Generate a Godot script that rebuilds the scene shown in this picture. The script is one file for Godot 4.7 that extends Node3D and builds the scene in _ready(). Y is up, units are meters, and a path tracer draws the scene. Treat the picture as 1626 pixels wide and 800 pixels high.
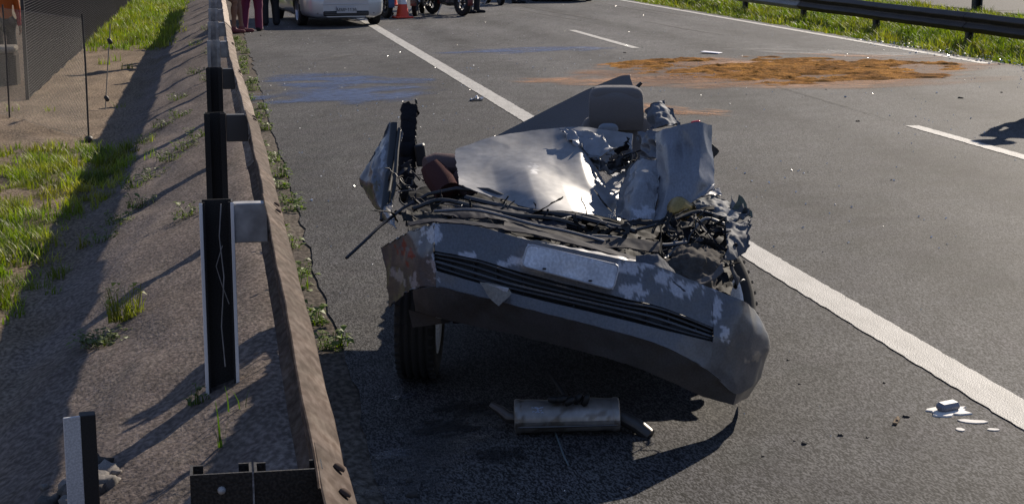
extends Node3D
# A wrecked car on a motorway shoulder. Units are metres; the road runs along -Z, y is up.

# ---------------------------------------------------------------- geometry collector
class Geo:
	var v := PackedVector3Array()
	var uv := PackedVector2Array()
	var c := PackedColorArray()
	var i := PackedInt32Array()
	var col := Color.WHITE
	func add(p: Vector3, t := Vector2.ZERO) -> int:
		v.append(p); uv.append(t); c.append(col)
		return v.size() - 1
	func tri(a: Vector3, b: Vector3, d: Vector3) -> void:
		var k := add(a, Vector2(0, 0)); add(b, Vector2(1, 0)); add(d, Vector2(1, 1))
		i.append_array(PackedInt32Array([k, k + 1, k + 2]))
	func quad(a: Vector3, b: Vector3, d: Vector3, e: Vector3) -> void:
		var k := add(a, Vector2(0, 0)); add(b, Vector2(1, 0)); add(d, Vector2(1, 1)); add(e, Vector2(0, 1))
		i.append_array(PackedInt32Array([k, k + 1, k + 2, k, k + 2, k + 3]))
	func join(a: int, b: int, d: int, e: int) -> void:
		i.append_array(PackedInt32Array([a, b, d, a, d, e]))
	func mesh() -> ArrayMesh:
		var n := PackedVector3Array()
		n.resize(v.size())
		for k in range(0, i.size(), 3):
			var a := i[k]; var b := i[k + 1]; var d := i[k + 2]
			var f := (v[d] - v[a]).cross(v[b] - v[a])
			n[a] += f; n[b] += f; n[d] += f
		for k in n.size():
			n[k] = n[k].normalized() if n[k].length_squared() > 1e-20 else Vector3.UP
		var arr := []
		arr.resize(Mesh.ARRAY_MAX)
		arr[Mesh.ARRAY_VERTEX] = v; arr[Mesh.ARRAY_NORMAL] = n; arr[Mesh.ARRAY_TEX_UV] = uv
		arr[Mesh.ARRAY_COLOR] = c; arr[Mesh.ARRAY_INDEX] = i
		var m := ArrayMesh.new()
		m.add_surface_from_arrays(Mesh.PRIMITIVE_TRIANGLES, arr)
		return m
	func box(at: Vector3, size: Vector3, turn := Basis.IDENTITY, bevel := 0.0) -> void:
		var h := size * 0.5
		var b: float = min(bevel, min(h.x, min(h.y, h.z)) * 0.9)
		var P := func(x: float, y: float, z: float) -> Vector3: return at + turn * Vector3(x, y, z)
		var g := h - Vector3(b, b, b)
		for s in [-1.0, 1.0]:
			quad(P.call(s * h.x, -g.y, -g.z), P.call(s * h.x, g.y, -g.z), P.call(s * h.x, g.y, g.z), P.call(s * h.x, -g.y, g.z))
			quad(P.call(-g.x, s * h.y, -g.z), P.call(g.x, s * h.y, -g.z), P.call(g.x, s * h.y, g.z), P.call(-g.x, s * h.y, g.z))
			quad(P.call(-g.x, -g.y, s * h.z), P.call(g.x, -g.y, s * h.z), P.call(g.x, g.y, s * h.z), P.call(-g.x, g.y, s * h.z))
		if b <= 0.0: return
		for s in [-1.0, 1.0]:
			for t in [-1.0, 1.0]:
				quad(P.call(-g.x, s * h.y, t * g.z), P.call(g.x, s * h.y, t * g.z), P.call(g.x, s * g.y, t * h.z), P.call(-g.x, s * g.y, t * h.z))
				quad(P.call(s * h.x, -g.y, t * g.z), P.call(s * h.x, g.y, t * g.z), P.call(s * g.x, g.y, t * h.z), P.call(s * g.x, -g.y, t * h.z))
				quad(P.call(s * h.x, t * g.y, -g.z), P.call(s * h.x, t * g.y, g.z), P.call(s * g.x, t * h.y, g.z), P.call(s * g.x, t * h.y, -g.z))
				for u in [-1.0, 1.0]:
					tri(P.call(s * h.x, t * g.y, u * g.z), P.call(s * g.x, t * h.y, u * g.z), P.call(s * g.x, t * g.y, u * h.z))
	func tube(pts: Array, radii, sides := 8, squash := 1.0) -> void:
		var n := pts.size()
		var last := Vector3.ZERO
		var first := 0
		for k in n:
			var p: Vector3 = pts[k]
			var q: Vector3 = pts[min(k + 1, n - 1)]
			var o: Vector3 = pts[max(k - 1, 0)]
			var d := (q - o).normalized()
			if k == 0:
				last = d.cross(Vector3.UP if abs(d.y) < 0.9 else Vector3.RIGHT).normalized()
			last = (last - d * last.dot(d)).normalized()
			var e := d.cross(last)
			var r: float = radii[k] if radii is Array else radii
			for s in sides + 1:
				var a := TAU * s / sides
				var at := add(p + (last * cos(a) + e * sin(a) * squash) * r, Vector2(float(s) / sides, float(k) / n))
				if k == 0 and s == 0: first = at
				if k > 0 and s < sides:
					var w := sides + 1
					join(at - w, at - w + 1, at + 1, at)
		for end in [0, n - 1]:
			var base: int = first + end * (sides + 1)
			var m := add(pts[end])
			for s in sides:
				var x := add(v[base + s]); var y := add(v[base + s + 1])
				i.append_array(PackedInt32Array([m, x, y]))
	func lathe(profile: Array, at: Transform3D, segs := 24) -> void:   # profile: Vector2(radius, height)
		var first := v.size()
		for k in profile.size():
			for s in segs + 1:
				var a := TAU * s / segs
				add(at * Vector3(profile[k].x * cos(a), profile[k].y, profile[k].x * sin(a)), Vector2(float(s) / segs, float(k) / profile.size()))
		var w := segs + 1
		for k in profile.size() - 1:
			for s in segs:
				var b := first + k * w + s
				join(b, b + 1, b + w + 1, b + w)
	func pill(at: Vector3, half: Vector3, turn := Basis.IDENTITY, power := 0.45, nu := 24, nv := 14) -> void:   # rounded cushion
		var first := v.size()
		for j in nv + 1:
			var t := -PI / 2 + PI * j / nv
			for k in nu + 1:
				var a := TAU * k / nu
				var cx: float = sign(cos(a)) * pow(abs(cos(a)), power); var sx: float = sign(sin(a)) * pow(abs(sin(a)), power)
				var ct: float = pow(abs(cos(t)), power); var sn: float = sign(sin(t)) * pow(abs(sin(t)), power)
				add(at + turn * (half * Vector3(cx * ct, sn, sx * ct)), Vector2(float(k) / nu, float(j) / nv))
		var w := nu + 1
		for j in nv:
			for k in nu:
				var b := first + j * w + k
				join(b, b + 1, b + w + 1, b + w)
	func strip(a: Array, b: Array, smooth := true) -> void:   # a ribbon between two lines
		var first := v.size()
		if smooth:
			for k in a.size():
				add(a[k], Vector2(float(k) / a.size(), 0)); add(b[k], Vector2(float(k) / a.size(), 1))
			for k in a.size() - 1:
				join(first + 2 * k, first + 2 * k + 1, first + 2 * k + 3, first + 2 * k + 2)
		else:
			for k in a.size() - 1: quad(a[k], b[k], b[k + 1], a[k + 1])

var used := {}
var rng := RandomNumberGenerator.new()
var M := {}

func numbered(called: String) -> String:
	if not used.has(called):
		used[called] = 0
		return called
	used[called] += 1
	return "%s_%03d" % [called, used[called]]

func tag(o: Node, label: String, category: String, group := "", kind := "") -> Node:
	if label: o.set_meta("label", label)
	if category: o.set_meta("category", category)
	if group: o.set_meta("group", group)
	if kind: o.set_meta("kind", kind)
	return o

func thing(called: String, label: String, category: String, at := Vector3.ZERO, turn := 0.0, group := "") -> Node3D:
	var o := Node3D.new()
	o.name = numbered(called)
	add_child(o, true)
	o.position = at
	o.rotation.y = turn
	tag(o, label, category, group)
	return o

func part(called: String, g: Geo, m: Material, parent: Node) -> MeshInstance3D:
	var o := MeshInstance3D.new()
	o.mesh = g.mesh()
	o.mesh.surface_set_material(0, m)
	if parent == self:
		o.name = numbered(called)
	else:
		var n := 0
		for k in parent.get_children():
			if str(k.name) == called or str(k.name).begins_with(called + "_0") or str(k.name).begins_with(called + "_1"): n += 1
		o.name = called if n == 0 else "%s_%03d" % [called, n]
	parent.add_child(o, true)
	return o

func struct(called: String, g: Geo, m: Material) -> MeshInstance3D:
	var o := part(called, g, m, self)
	o.set_meta("kind", "structure")
	return o

func solo(called: String, g: Geo, m: Material, label: String, category: String, group := "") -> MeshInstance3D:
	var o := part(called, g, m, self)
	tag(o, label, category, group)
	return o

func copy_of(o: Node3D, label := "") -> Node3D:
	var r: Node3D = o.duplicate()
	r.name = numbered(str(o.name).rstrip("0123456789").trim_suffix("_"))
	add_child(r, true)
	if label: r.set_meta("label", label)
	return r

func lin(r: float, g: float, b: float, a := 1.0) -> Color:
	var c := Color(r, g, b).linear_to_srgb()
	c.a = a
	return c

func noise(s: int, freq: float, oct := 3, kind := FastNoiseLite.TYPE_SIMPLEX_SMOOTH) -> FastNoiseLite:
	var n := FastNoiseLite.new()
	n.seed = s; n.frequency = freq; n.noise_type = kind; n.fractal_octaves = oct
	if oct < 2: n.fractal_type = FastNoiseLite.FRACTAL_NONE
	return n

# A seamless grey texture whose values run from lo to hi; gain above 1 makes it harder.
func grain(s: int, freq: float, lo: float, hi: float, size := 512, oct := 4, gain := 1.0, kind := FastNoiseLite.TYPE_SIMPLEX_SMOOTH, tint_lo := Color.WHITE, tint_hi := Color.WHITE) -> ImageTexture:
	var im := noise(s, freq, oct, kind).get_seamless_image(size, size)
	im.convert(Image.FORMAT_L8)
	var d := im.get_data()
	var out := PackedByteArray()
	out.resize(d.size() * 3)
	var lr := PackedByteArray(); var lg := PackedByteArray(); var lb := PackedByteArray()
	for k in 256:
		var t := clampf((k / 255.0 - 0.5) * gain + 0.5, 0, 1)
		var w := lerpf(lo, hi, t)
		var cc := tint_lo.lerp(tint_hi, t)
		lr.append(int(clampf(w * cc.r, 0, 1) * 255)); lg.append(int(clampf(w * cc.g, 0, 1) * 255)); lb.append(int(clampf(w * cc.b, 0, 1) * 255))
	for k in d.size():
		var x := d[k]
		out[k * 3] = lr[x]; out[k * 3 + 1] = lg[x]; out[k * 3 + 2] = lb[x]
	var r := Image.create_from_data(size, size, false, Image.FORMAT_RGB8, out)
	r.generate_mipmaps()
	return ImageTexture.create_from_image(r)

func bumps(s: int, freq: float, strength: float, size := 512, oct := 4, kind := FastNoiseLite.TYPE_SIMPLEX_SMOOTH) -> ImageTexture:
	var im := noise(s, freq, oct, kind).get_seamless_image(size, size)
	im.convert(Image.FORMAT_RGBA8)
	im.bump_map_to_normal_map(strength)
	return ImageTexture.create_from_image(im)

func mat(color: Color, rough := 0.7, metal := 0.0, tex: Texture2D = null, scale := 1.0, bump: Texture2D = null, bump_scale := 1.0, in_world := false) -> StandardMaterial3D:
	var m := StandardMaterial3D.new()
	m.albedo_color = color
	m.roughness = rough
	m.metallic = metal
	m.vertex_color_use_as_albedo = true
	if rough >= 0.9: m.metallic_specular = 0.15
	if tex or bump:
		m.uv1_triplanar = true
		m.uv1_world_triplanar = in_world
		m.uv1_scale = Vector3(scale, scale, scale)
		m.albedo_texture = tex
	if bump:
		m.normal_enabled = true
		m.normal_texture = bump
		m.normal_scale = bump_scale
	return m

# ---------------------------------------------------------------- sheets: a grid of control points made into metal, cloth or board
static func spline(a: Array, t: float) -> Vector3:
	var n := a.size()
	if n == 1: return a[0]
	var x := clampf(t, 0, 1) * (n - 1)
	var k: int = min(int(x), n - 2)
	var p0: Vector3 = a[max(k - 1, 0)]; var p1: Vector3 = a[k]; var p2: Vector3 = a[k + 1]; var p3: Vector3 = a[min(k + 2, n - 1)]
	if k == 0: p0 = p1 * 2 - p2
	if k == n - 2: p3 = p2 * 2 - p1
	return p1.cubic_interpolate(p2, p0, p3, x - k)

static func straight(a: Array, t: float) -> Vector3:
	var n := a.size()
	if n == 1: return a[0]
	var x := clampf(t, 0, 1) * (n - 1)
	var k: int = min(int(x), n - 2)
	return (a[k] as Vector3).lerp(a[k + 1], x - k)

# rows of control points; opt: nu, nv, thick, amp, freq, seed, jag, holes (polygons in uv), soft (0 straight .. 1 curved), tint (Callable uv -> Color)
func sheet(g: Geo, rows: Array, opt := {}) -> void:
	var nu: int = opt.get("nu", 40); var nv: int = opt.get("nv", 24)
	var soft: float = opt.get("soft", 0.6)
	var amp: float = opt.get("amp", 0.0)
	var jag: float = opt.get("jag", 0.0)
	var thick: float = opt.get("thick", 0.003)
	var nz := noise(opt.get("seed", 1), opt.get("freq", 3.0), 3)
	var nj := noise(opt.get("seed", 1) + 77, 18.0, 3)
	var holes: Array = opt.get("holes", [])
	var P: Array[PackedVector3Array] = []
	for j in nv + 1:
		var row := PackedVector3Array()
		for k in nu + 1:
			var u := float(k) / nu; var w := float(j) / nv
			var cs := []; var cl := []
			for r in rows:
				cs.append(spline(r, u)); cl.append(straight(r, u))
			row.append(straight(cl, w).lerp(spline(cs, w), soft))
		P.append(row)
	var N: Array[PackedVector3Array] = []
	for turn in 2:
		N.clear()
		for j in nv + 1:
			var row := PackedVector3Array()
			for k in nu + 1:
				var du := P[j][min(k + 1, nu)] - P[j][max(k - 1, 0)]
				var dv := P[min(j + 1, nv)][k] - P[max(j - 1, 0)][k]
				row.append(dv.cross(du).normalized())
			N.append(row)
		if turn == 0 and (amp > 0 or jag > 0):
			for j in nv + 1:
				for k in nu + 1:
					var p := P[j][k]
					var q := p
					if amp > 0:
						var x := nz.get_noise_3dv(p)
						q += N[j][k] * amp * (0.6 - 2.0 * abs(x) + 0.5 * nz.get_noise_3dv(p * 2.3 + Vector3(9, 4, 2)))
					if jag > 0 and (k == 0 or k == nu or j == 0 or j == nv):
						var inner := P[clampi(j, 1, nv - 1)][clampi(k, 1, nu - 1)]
						q += (inner - p).normalized() * jag * (0.5 + nj.get_noise_3dv(p * 1.0))
					P[j][k] = q
	var tint = opt.get("tint")
	var keep := []
	for j in nv:
		var row := []
		for k in nu:
			var inside := true
			var m := Vector2((k + 0.5) / nu, (j + 0.5) / nv)
			for h in holes:
				if Geometry2D.is_point_in_polygon(m, h): inside = false
			row.append(inside)
		keep.append(row)
	var was := g.col
	var f := g.v.size()
	for side in 2:
		for j in nv + 1:
			for k in nu + 1:
				var t := Vector2(float(k) / nu, float(j) / nv)
				if tint: g.col = tint.call(t, P[j][k])
				g.add(P[j][k] - N[j][k] * thick * side, t)
	var w := nu + 1
	var b := f + w * (nv + 1)
	for j in nv:
		for k in nu:
			if not keep[j][k]: continue
			var a := j * w + k
			g.join(f + a, f + a + w, f + a + w + 1, f + a + 1)
			g.join(b + a, b + a + 1, b + a + w + 1, b + a + w)
			for e in [[0, -1, a, a + 1], [0, 1, a + w + 1, a + w], [-1, 0, a + w, a], [1, 0, a + 1, a + w + 1]]:
				var kk: int = k + e[0]; var jj: int = j + e[1]
				if kk < 0 or jj < 0 or kk >= nu or jj >= nv or not keep[jj][kk]:
					if tint: g.col = tint.call(Vector2(float(k) / nu, float(j) / nv), P[j][k])
					g.quad(g.v[f + e[2]], g.v[f + e[3]], g.v[b + e[3]], g.v[b + e[2]])
	g.col = was

# a torn flat piece: an outline of points with thickness towards a direction, edges split and roughened
func shard(g: Geo, outline: Array, off: Vector3, rough := 0.0, s := 1) -> void:
	var r := RandomNumberGenerator.new()
	r.seed = s
	var o := []
	for k in outline.size():
		var a: Vector3 = outline[k]; var b: Vector3 = outline[(k + 1) % outline.size()]
		o.append(a)
		if rough > 0:
			for t in [0.3, 0.62]:
				o.append(a.lerp(b, t) + Vector3(r.randf_range(-1, 1), r.randf_range(-1, 1), r.randf_range(-1, 1)) * rough * a.distance_to(b))
	var mid := Vector3.ZERO
	for p in o: mid += p
	mid /= o.size()
	var n := o.size()
	for k in n:
		var a: Vector3 = o[k]; var b: Vector3 = o[(k + 1) % n]
		g.tri(mid, a, b)
		g.tri(mid + off, b + off, a + off)
		g.quad(a, b, b + off, a + off)

# ---------------------------------------------------------------- land
var land := FastNoiseLite.new()
func smooth01(a: float, b: float, x: float) -> float:
	var t := clampf((x - a) / (b - a), 0, 1)
	return t * t * (3.0 - 2.0 * t)

func ground_y(x: float, z: float) -> float:
	var y := 0.0
	if x < 0.3:
		var t := clampf((0.2 - x) / 1.3, 0, 1)
		y = -0.5 * (t * 0.85 + 0.15 * t * t)
		y += land.get_noise_2d(x * 3.0, z * 1.6) * 0.045 * clampf(0.3 - x, 0, 1)
		y += land.get_noise_2d(x * 14.0, z * 9.0) * 0.012
	elif x > 11.15:
		y = -0.05 - 0.02 * smooth01(11.2, 13, x) + land.get_noise_2d(x * 2.0, z * 2.0) * 0.03
	if x >= 0.3 and x <= 11.15: y = -0.008
	elif x < 0.55 and x > 0.1: y = lerpf(y, -0.008, smooth01(0.1, 0.3, x))
	return y

func build_ground() -> void:
	var xs := []; var zs := []
	for k in 12: xs.append(-120.0 + 115.0 * (1.0 - pow(1.0 - k / 12.0, 2.5)))
	var x := -4.6
	while x < 0.62: xs.append(x); x += 0.07
	for t in [0.9, 3.0, 6.0, 9.0, 10.8, 11.0, 11.14, 11.3, 11.5, 11.8, 12.2, 12.8, 13.6, 15, 17, 18.4, 20, 26, 40, 70, 120]: xs.append(t)
	var z := 6.0
	while z > -22: zs.append(z); z -= 0.13
	while z > -60: zs.append(z); z -= 0.4
	while z > -400: zs.append(z); z -= max(2.0, -z * 0.12)
	var g := Geo.new()
	var w := xs.size()
	var nb := noise(31, 0.6, 4)
	for j in zs.size():
		for k in w:
			var px: float = xs[k]; var pz: float = zs[j]
			var dirt := Color(0.25, 0.19, 0.135)             # pale bare earth
			var bank := Color(0.20, 0.163, 0.14)              # dark sprayed bank under the rail
			var soil := Color(0.09, 0.085, 0.035)             # earth between grass
			var c := dirt
			var n := nb.get_noise_2d(px * 1.7, pz)
			if px > 11.15:
				c = soil
			else:
				c = dirt.lerp(bank, smooth01(-1.3, -0.85, px + n * 0.25))
				if px < -0.7: c = c.lerp(soil, 0.7 * lawn(px, pz))
				if px > 0.28 and px < 11.1: c = Color(0.13, 0.11, 0.09)
			c = c * (1.0 + 0.35 * n + 0.25 * nb.get_noise_2d(px * 9.0 + 50, pz * 6.0))
			c.a = 1.0
			g.col = c
			g.add(Vector3(px, ground_y(px, pz), pz), Vector2(px, pz))
	for j in zs.size() - 1:
		for k in w - 1:
			var b := j * w + k
			g.join(b, b + 1, b + w + 1, b + w)
	var gm := mat(Color.WHITE, 0.95, 0, grain(5, 0.03, 0.66, 1.0, 1024, 6, 2.0), 0.9, bumps(6, 0.05, 9.0, 1024, 5), 0.28, true)
	gm.uv1_scale = Vector3(0.9, 0.9, 0.5)
	struct("ground", g, gm)

# how much grass grows on the low ground and the verges, 0..1
func lawn(x: float, z: float) -> float:
	var n := land.get_noise_2d(x * 4.0, z * 2.2) * 0.5 + land.get_noise_2d(x * 12.0 + 70, z * 8.0) * 0.35
	if x > 11.1:
		if x > 18.0: return 0.0
		return clampf((x - 11.2 + n * 0.7) * 4.0, 0, 1)
	if x > -0.2: return 0.0
	var edge := -1.12 + n * 0.55
	if z < -13.5 and z > -18.6: edge += 0.35 * smooth01(-13.5, -16.5, z)
	var near := clampf((edge - x) * 5.0, 0, 1) * smooth01(-19.0, -18.2, z + n * 0.6) * (1.0 - smooth01(-11.2, -10.2, z + (x + 1.3) * 1.2 + n))
	var far := clampf((-0.8 + n * 0.5 - x) * 4.0, 0, 1) * (1.0 - smooth01(-35.5, -33.5, z + n * 2.0)) * clampf((x + 2.75) * 5.0, 0, 1)
	near *= clampf(0.62 + 1.9 * land.get_noise_2d(x * 3.0 + 200, z * 2.0) + 0.8 * land.get_noise_2d(x * 9.0 + 20, z * 6.0), 0.08, 1.0)
	far *= clampf(0.75 + n * 1.6, 0.0, 1.0)
	var bits := clampf((n - 0.30) * 5.0, 0, 1) * (1.0 - smooth01(-23.0, -21.0, z)) * clampf((x + 3.0) * 4.0, 0, 1) * clampf((-0.9 - x) * 4.0, 0, 1)
	return maxf(maxf(near, far), bits)

func asphalt_color(x: float, z: float, n1: FastNoiseLite, n2: FastNoiseLite, shoulder: bool) -> Color:
	var base := (0.105 if shoulder else 0.124) * (1.0 + 0.35 * smooth01(12.0, 30.0, -z))  # far asphalt painted lighter, imitating haze and glare at a shallow view
	var v := 1.0 + 0.34 * n1.get_noise_2d(x, z * 0.35) + 0.30 * n2.get_noise_2d(x, z)
	if not shoulder:
		for lane in [4.9, 8.8]:                                     # tyre polish, two tracks to a lane
			for s in [-0.85, 0.85]:
				v -= 0.2 * exp(-pow((x - lane - s) / 0.32, 2.0))
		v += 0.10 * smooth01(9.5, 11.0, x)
	var c := Color(base * 1.02, base * 0.985, base * 0.96) * v
	c.a = 1.0
	return c

func road_sheet(called: String, x0: float, x1: float, y: float, shoulder: bool, m: Material) -> void:
	var g := Geo.new()
	var zs := []
	var z := 6.0
	while z > -30: zs.append(z); z -= 0.16
	while z > -60: zs.append(z); z -= 0.5
	while z > -400: zs.append(z); z -= max(3.0, -z * 0.12)
	var nx := int(ceil((x1 - x0) / 0.16))
	var n1 := noise(11, 0.45, 3); var n2 := noise(12, 2.4, 3); var ne := noise(14, 1.6, 4)
	for j in zs.size():
		for k in nx + 1:
			var x := lerpf(x0, x1, float(k) / nx)
			var e := 0.0
			if shoulder and k == 0: e = 0.05 * ne.get_noise_2d(0, zs[j] * 0.8)
			if not shoulder and k == nx: e = 0.10 * ne.get_noise_2d(9, zs[j] * 2.0)
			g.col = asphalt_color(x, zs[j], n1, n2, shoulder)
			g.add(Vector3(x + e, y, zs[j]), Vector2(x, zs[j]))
	var w := nx + 1
	for j in zs.size() - 1:
		for k in nx:
			var b := j * w + k
			g.join(b, b + 1, b + w + 1, b + w)
	struct(called, g, m)

func stripe(called: String, x: float, wide: float, z0: float, z1: float, y: float, m: Material, s: int, worn := 0.25) -> void:
	var g := Geo.new()
	var n := int(ceil(abs(z1 - z0) / 0.05))
	n = min(n, 900)
	var ne := noise(s, 6.0, 3); var nw := noise(s + 1, 1.6, 4)
	for j in n + 1:
		var t := float(j) / n
		var z := z0 + (z1 - z0) * (t if abs(z1 - z0) < 45 else t * t)
		for k in 7:
			var u := (k / 6.0 - 0.5) * wide
			if k == 0 or k == 6: u += 0.011 * ne.get_noise_2d(k * 5.0, z * 4.0)
			var v := 1.0 - worn * clampf(0.5 + 1.2 * nw.get_noise_2d(u * 9.0, z * 1.5), 0, 1)
			g.col = Color(v, v * 0.985, v * 0.95)
			g.add(Vector3(x + u, y, z), Vector2(u, z))
	for j in n:
		for k in 6:
			var b := j * 7 + k
			g.join(b, b + 1, b + 8, b + 7)
	struct(called, g, m)

# A flat patch on the road (wet, oily, dusty): its outline fades by noise. shape(u, v) gives cover 0..1
func patch(called: String, a: Vector3, b: Vector3, wide: float, y: float, m: Material, color: Color, s: int, strength := 1.0, streak := 3.0, soft := 0.35, cells := 70) -> MeshInstance3D:
	var g := Geo.new()
	var d := b - a; d.y = 0
	var side := Vector3(-d.z, 0, d.x).normalized() * wide
	var ratio := d.length() / wide
	var nz := noise(s, 1.0, 4); var nf := noise(s + 3, 7.0, 2)
	var nv: int = clampi(int(cells / ratio), 16, 70)
	for j in nv + 1:
		for k in cells + 1:
			var u := float(k) / cells; var v := float(j) / nv - 0.5
			var r := 1.0 - pow(pow(abs(u * 2 - 1), 2.4) + pow(abs(v * 2), 2.0), 0.5)
			var cover := r * 0.85 + 0.8 * nz.get_noise_2d(u * ratio * 2.6 / streak * 1.6, v * 3.2 + s) + 0.25 * nf.get_noise_2d(u * ratio * 0.6, v * 1.2)
			var al := clampf((cover - 0.12) / soft, 0, 1) * smooth01(0.0, 0.12, r) * strength * clampf(0.8 + 0.7 * nf.get_noise_2d(p_at(a, d, side, u, v).x * 6.0, p_at(a, d, side, u, v).z * 3.0), 0.3, 1.0)
			g.col = Color(color.r, color.g, color.b, al)
			var p := a + d * u + side * v
			g.add(Vector3(p.x, y, p.z), Vector2(p.x, p.z))
	var w := cells + 1
	for j in nv:
		for k in cells:
			var q := j * w + k
			if g.c[q].a + g.c[q + 1].a + g.c[q + w].a + g.c[q + w + 1].a > 0.01:
				g.join(q, q + 1, q + w + 1, q + w)
	return struct(called, g, m)

func p_at(a: Vector3, d: Vector3, side: Vector3, u: float, v: float) -> Vector3: return a + d * u + side * v

func clear_mat(rough: float, metal := 0.0, bump: Texture2D = null, bscale := 1.0, tex: Texture2D = null, scale := 1.0) -> StandardMaterial3D:
	var m := mat(Color.WHITE, rough, metal, tex, scale, bump, bscale, true)
	m.transparency = BaseMaterial3D.TRANSPARENCY_ALPHA
	return m

# ---------------------------------------------------------------- grass
func tuft_mesh(blades: int, height: float, spread: float, s: int, wide := 0.006) -> ArrayMesh:
	var g := Geo.new()
	var r := RandomNumberGenerator.new()
	r.seed = s
	for k in blades:
		blade(g, Vector3(r.randf_range(-1, 1), 0, r.randf_range(-1, 1)) * spread * 0.35, r.randf() * TAU, height * r.randf_range(0.45, 1.1), r.randf_range(0.15, 0.8), wide * r.randf_range(0.7, 1.3), r.randf_range(0.75, 1.2))
	return g.mesh()

func blade(g: Geo, at: Vector3, way: float, h: float, lean: float, wide: float, tone: float) -> void:
	var out := Vector3(cos(way), 0, sin(way)); var side := Vector3(-sin(way), 0, cos(way))
	g.col = Color(tone, tone, tone * 0.9)
	var f := g.v.size()
	for j in 4:
		var t := j / 3.0
		var p := at + Vector3.UP * h * (t - 0.35 * lean * t * t) + out * h * lean * t * t
		var w := wide * (1.0 - t * 0.92)
		g.add(p - side * w, Vector2(0, t)); g.add(p + side * w, Vector2(1, t))
	for j in 3:
		var b := f + j * 2
		g.join(b, b + 1, b + 3, b + 2)

func grass_mass(called: String, mesh: Mesh, m: Material, places: Array, tones: Array, label: String) -> void:
	var mm := MultiMesh.new()
	mm.transform_format = MultiMesh.TRANSFORM_3D
	mm.use_colors = true
	mm.mesh = mesh
	mm.instance_count = places.size()
	for k in places.size():
		mm.set_instance_transform(k, places[k])
		mm.set_instance_color(k, tones[k])
	var o := MultiMeshInstance3D.new()
	o.name = numbered(called)
	o.multimesh = mm
	o.material_override = m
	add_child(o, true)
	tag(o, label, "", "", "stuff")

func leaf_mat(c: Color, back: Color) -> StandardMaterial3D:
	var m := mat(c, 0.55)
	m.backlight_enabled = true
	m.backlight = back
	return m

func scatter_lawn(x0: float, x1: float, z0: float, z1: float, count: int, size: float, s: int) -> Array:
	var r := RandomNumberGenerator.new()
	r.seed = s
	var nt := noise(s + 2, 0.9, 3)
	var places := []; var tones := []
	for k in count:
		var x := r.randf_range(x0, x1); var z := r.randf_range(z0, z1)
		if r.randf() > lawn(x, z): continue
		var sc := size * r.randf_range(0.55, 1.25) * (1.0 + 0.6 * nt.get_noise_2d(x * 1.5, z))
		var b := Basis(Vector3.UP, r.randf() * TAU).scaled(Vector3(sc, sc * r.randf_range(0.7, 1.3), sc))
		places.append(Transform3D(b, Vector3(x, ground_y(x, z) - 0.01, z)))
		var t := 0.9 + 0.8 * nt.get_noise_2d(x * 2.0, z * 1.4) + r.randf_range(-0.15, 0.15)
		var dry := clampf(0.25 + nt.get_noise_2d(x * 0.7 + 40, z * 0.7) + r.randf_range(-0.2, 0.3), 0, 1)
		tones.append(Color(lerpf(0.165, 0.36, dry) * t, lerpf(0.225, 0.31, dry) * t, lerpf(0.022, 0.07, dry) * t))
	return [places, tones]

func plant(called: String, label: String, cat: String, group: String, at: Vector3, blades: int, h: float, spread: float, s: int, leaves := 0, c := Color(0.07, 0.12, 0.015), turn := 0.0) -> void:
	var g := Geo.new()
	var r := RandomNumberGenerator.new()
	r.seed = s
	for k in blades:
		blade(g, Vector3(r.randf_range(-1, 1), 0, r.randf_range(-1, 1) * 0.6) * spread, r.randf() * TAU, h * r.randf_range(0.4, 1.1), r.randf_range(0.1, 0.7), 0.0045 * r.randf_range(0.7, 1.4), r.randf_range(0.7, 1.3))
	for k in leaves:
		var at0 := Vector3(r.randf_range(-1, 1) * spread, r.randf_range(0.01, 1.0) * h, r.randf_range(-1, 1) * spread)
		var way := r.randf() * TAU
		var out := Vector3(cos(way), r.randf_range(-0.2, 0.7), sin(way)).normalized()
		var side := out.cross(Vector3.UP).normalized()
		var l := r.randf_range(0.025, 0.06)
		var tone := r.randf_range(0.6, 1.3)
		g.col = Color(tone, tone, tone)
		var a := at0; var e := at0 + out * l - Vector3.UP * l * 0.2; var mdl := at0 + out * l * 0.5 + Vector3.UP * l * 0.06
		g.tri(a, mdl + side * l * 0.3, mdl); g.tri(a, mdl, mdl - side * l * 0.3)
		g.tri(mdl + side * l * 0.3, e, mdl); g.tri(mdl, e, mdl - side * l * 0.3)
		if k % 4 == 0: g.tube([Vector3(at0.x * 0.6, 0, at0.z * 0.6), at0], 0.002, 4)
	var o := solo(called, g, leaf_mat(lin(c.r, c.g, c.b), lin(0.7, 0.85, 0.15)), label, cat, group)
	o.position = Vector3(at.x, at.y if at.y > -0.9 else ground_y(at.x, at.z) - 0.01, at.z)
	o.rotation.y = turn

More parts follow.
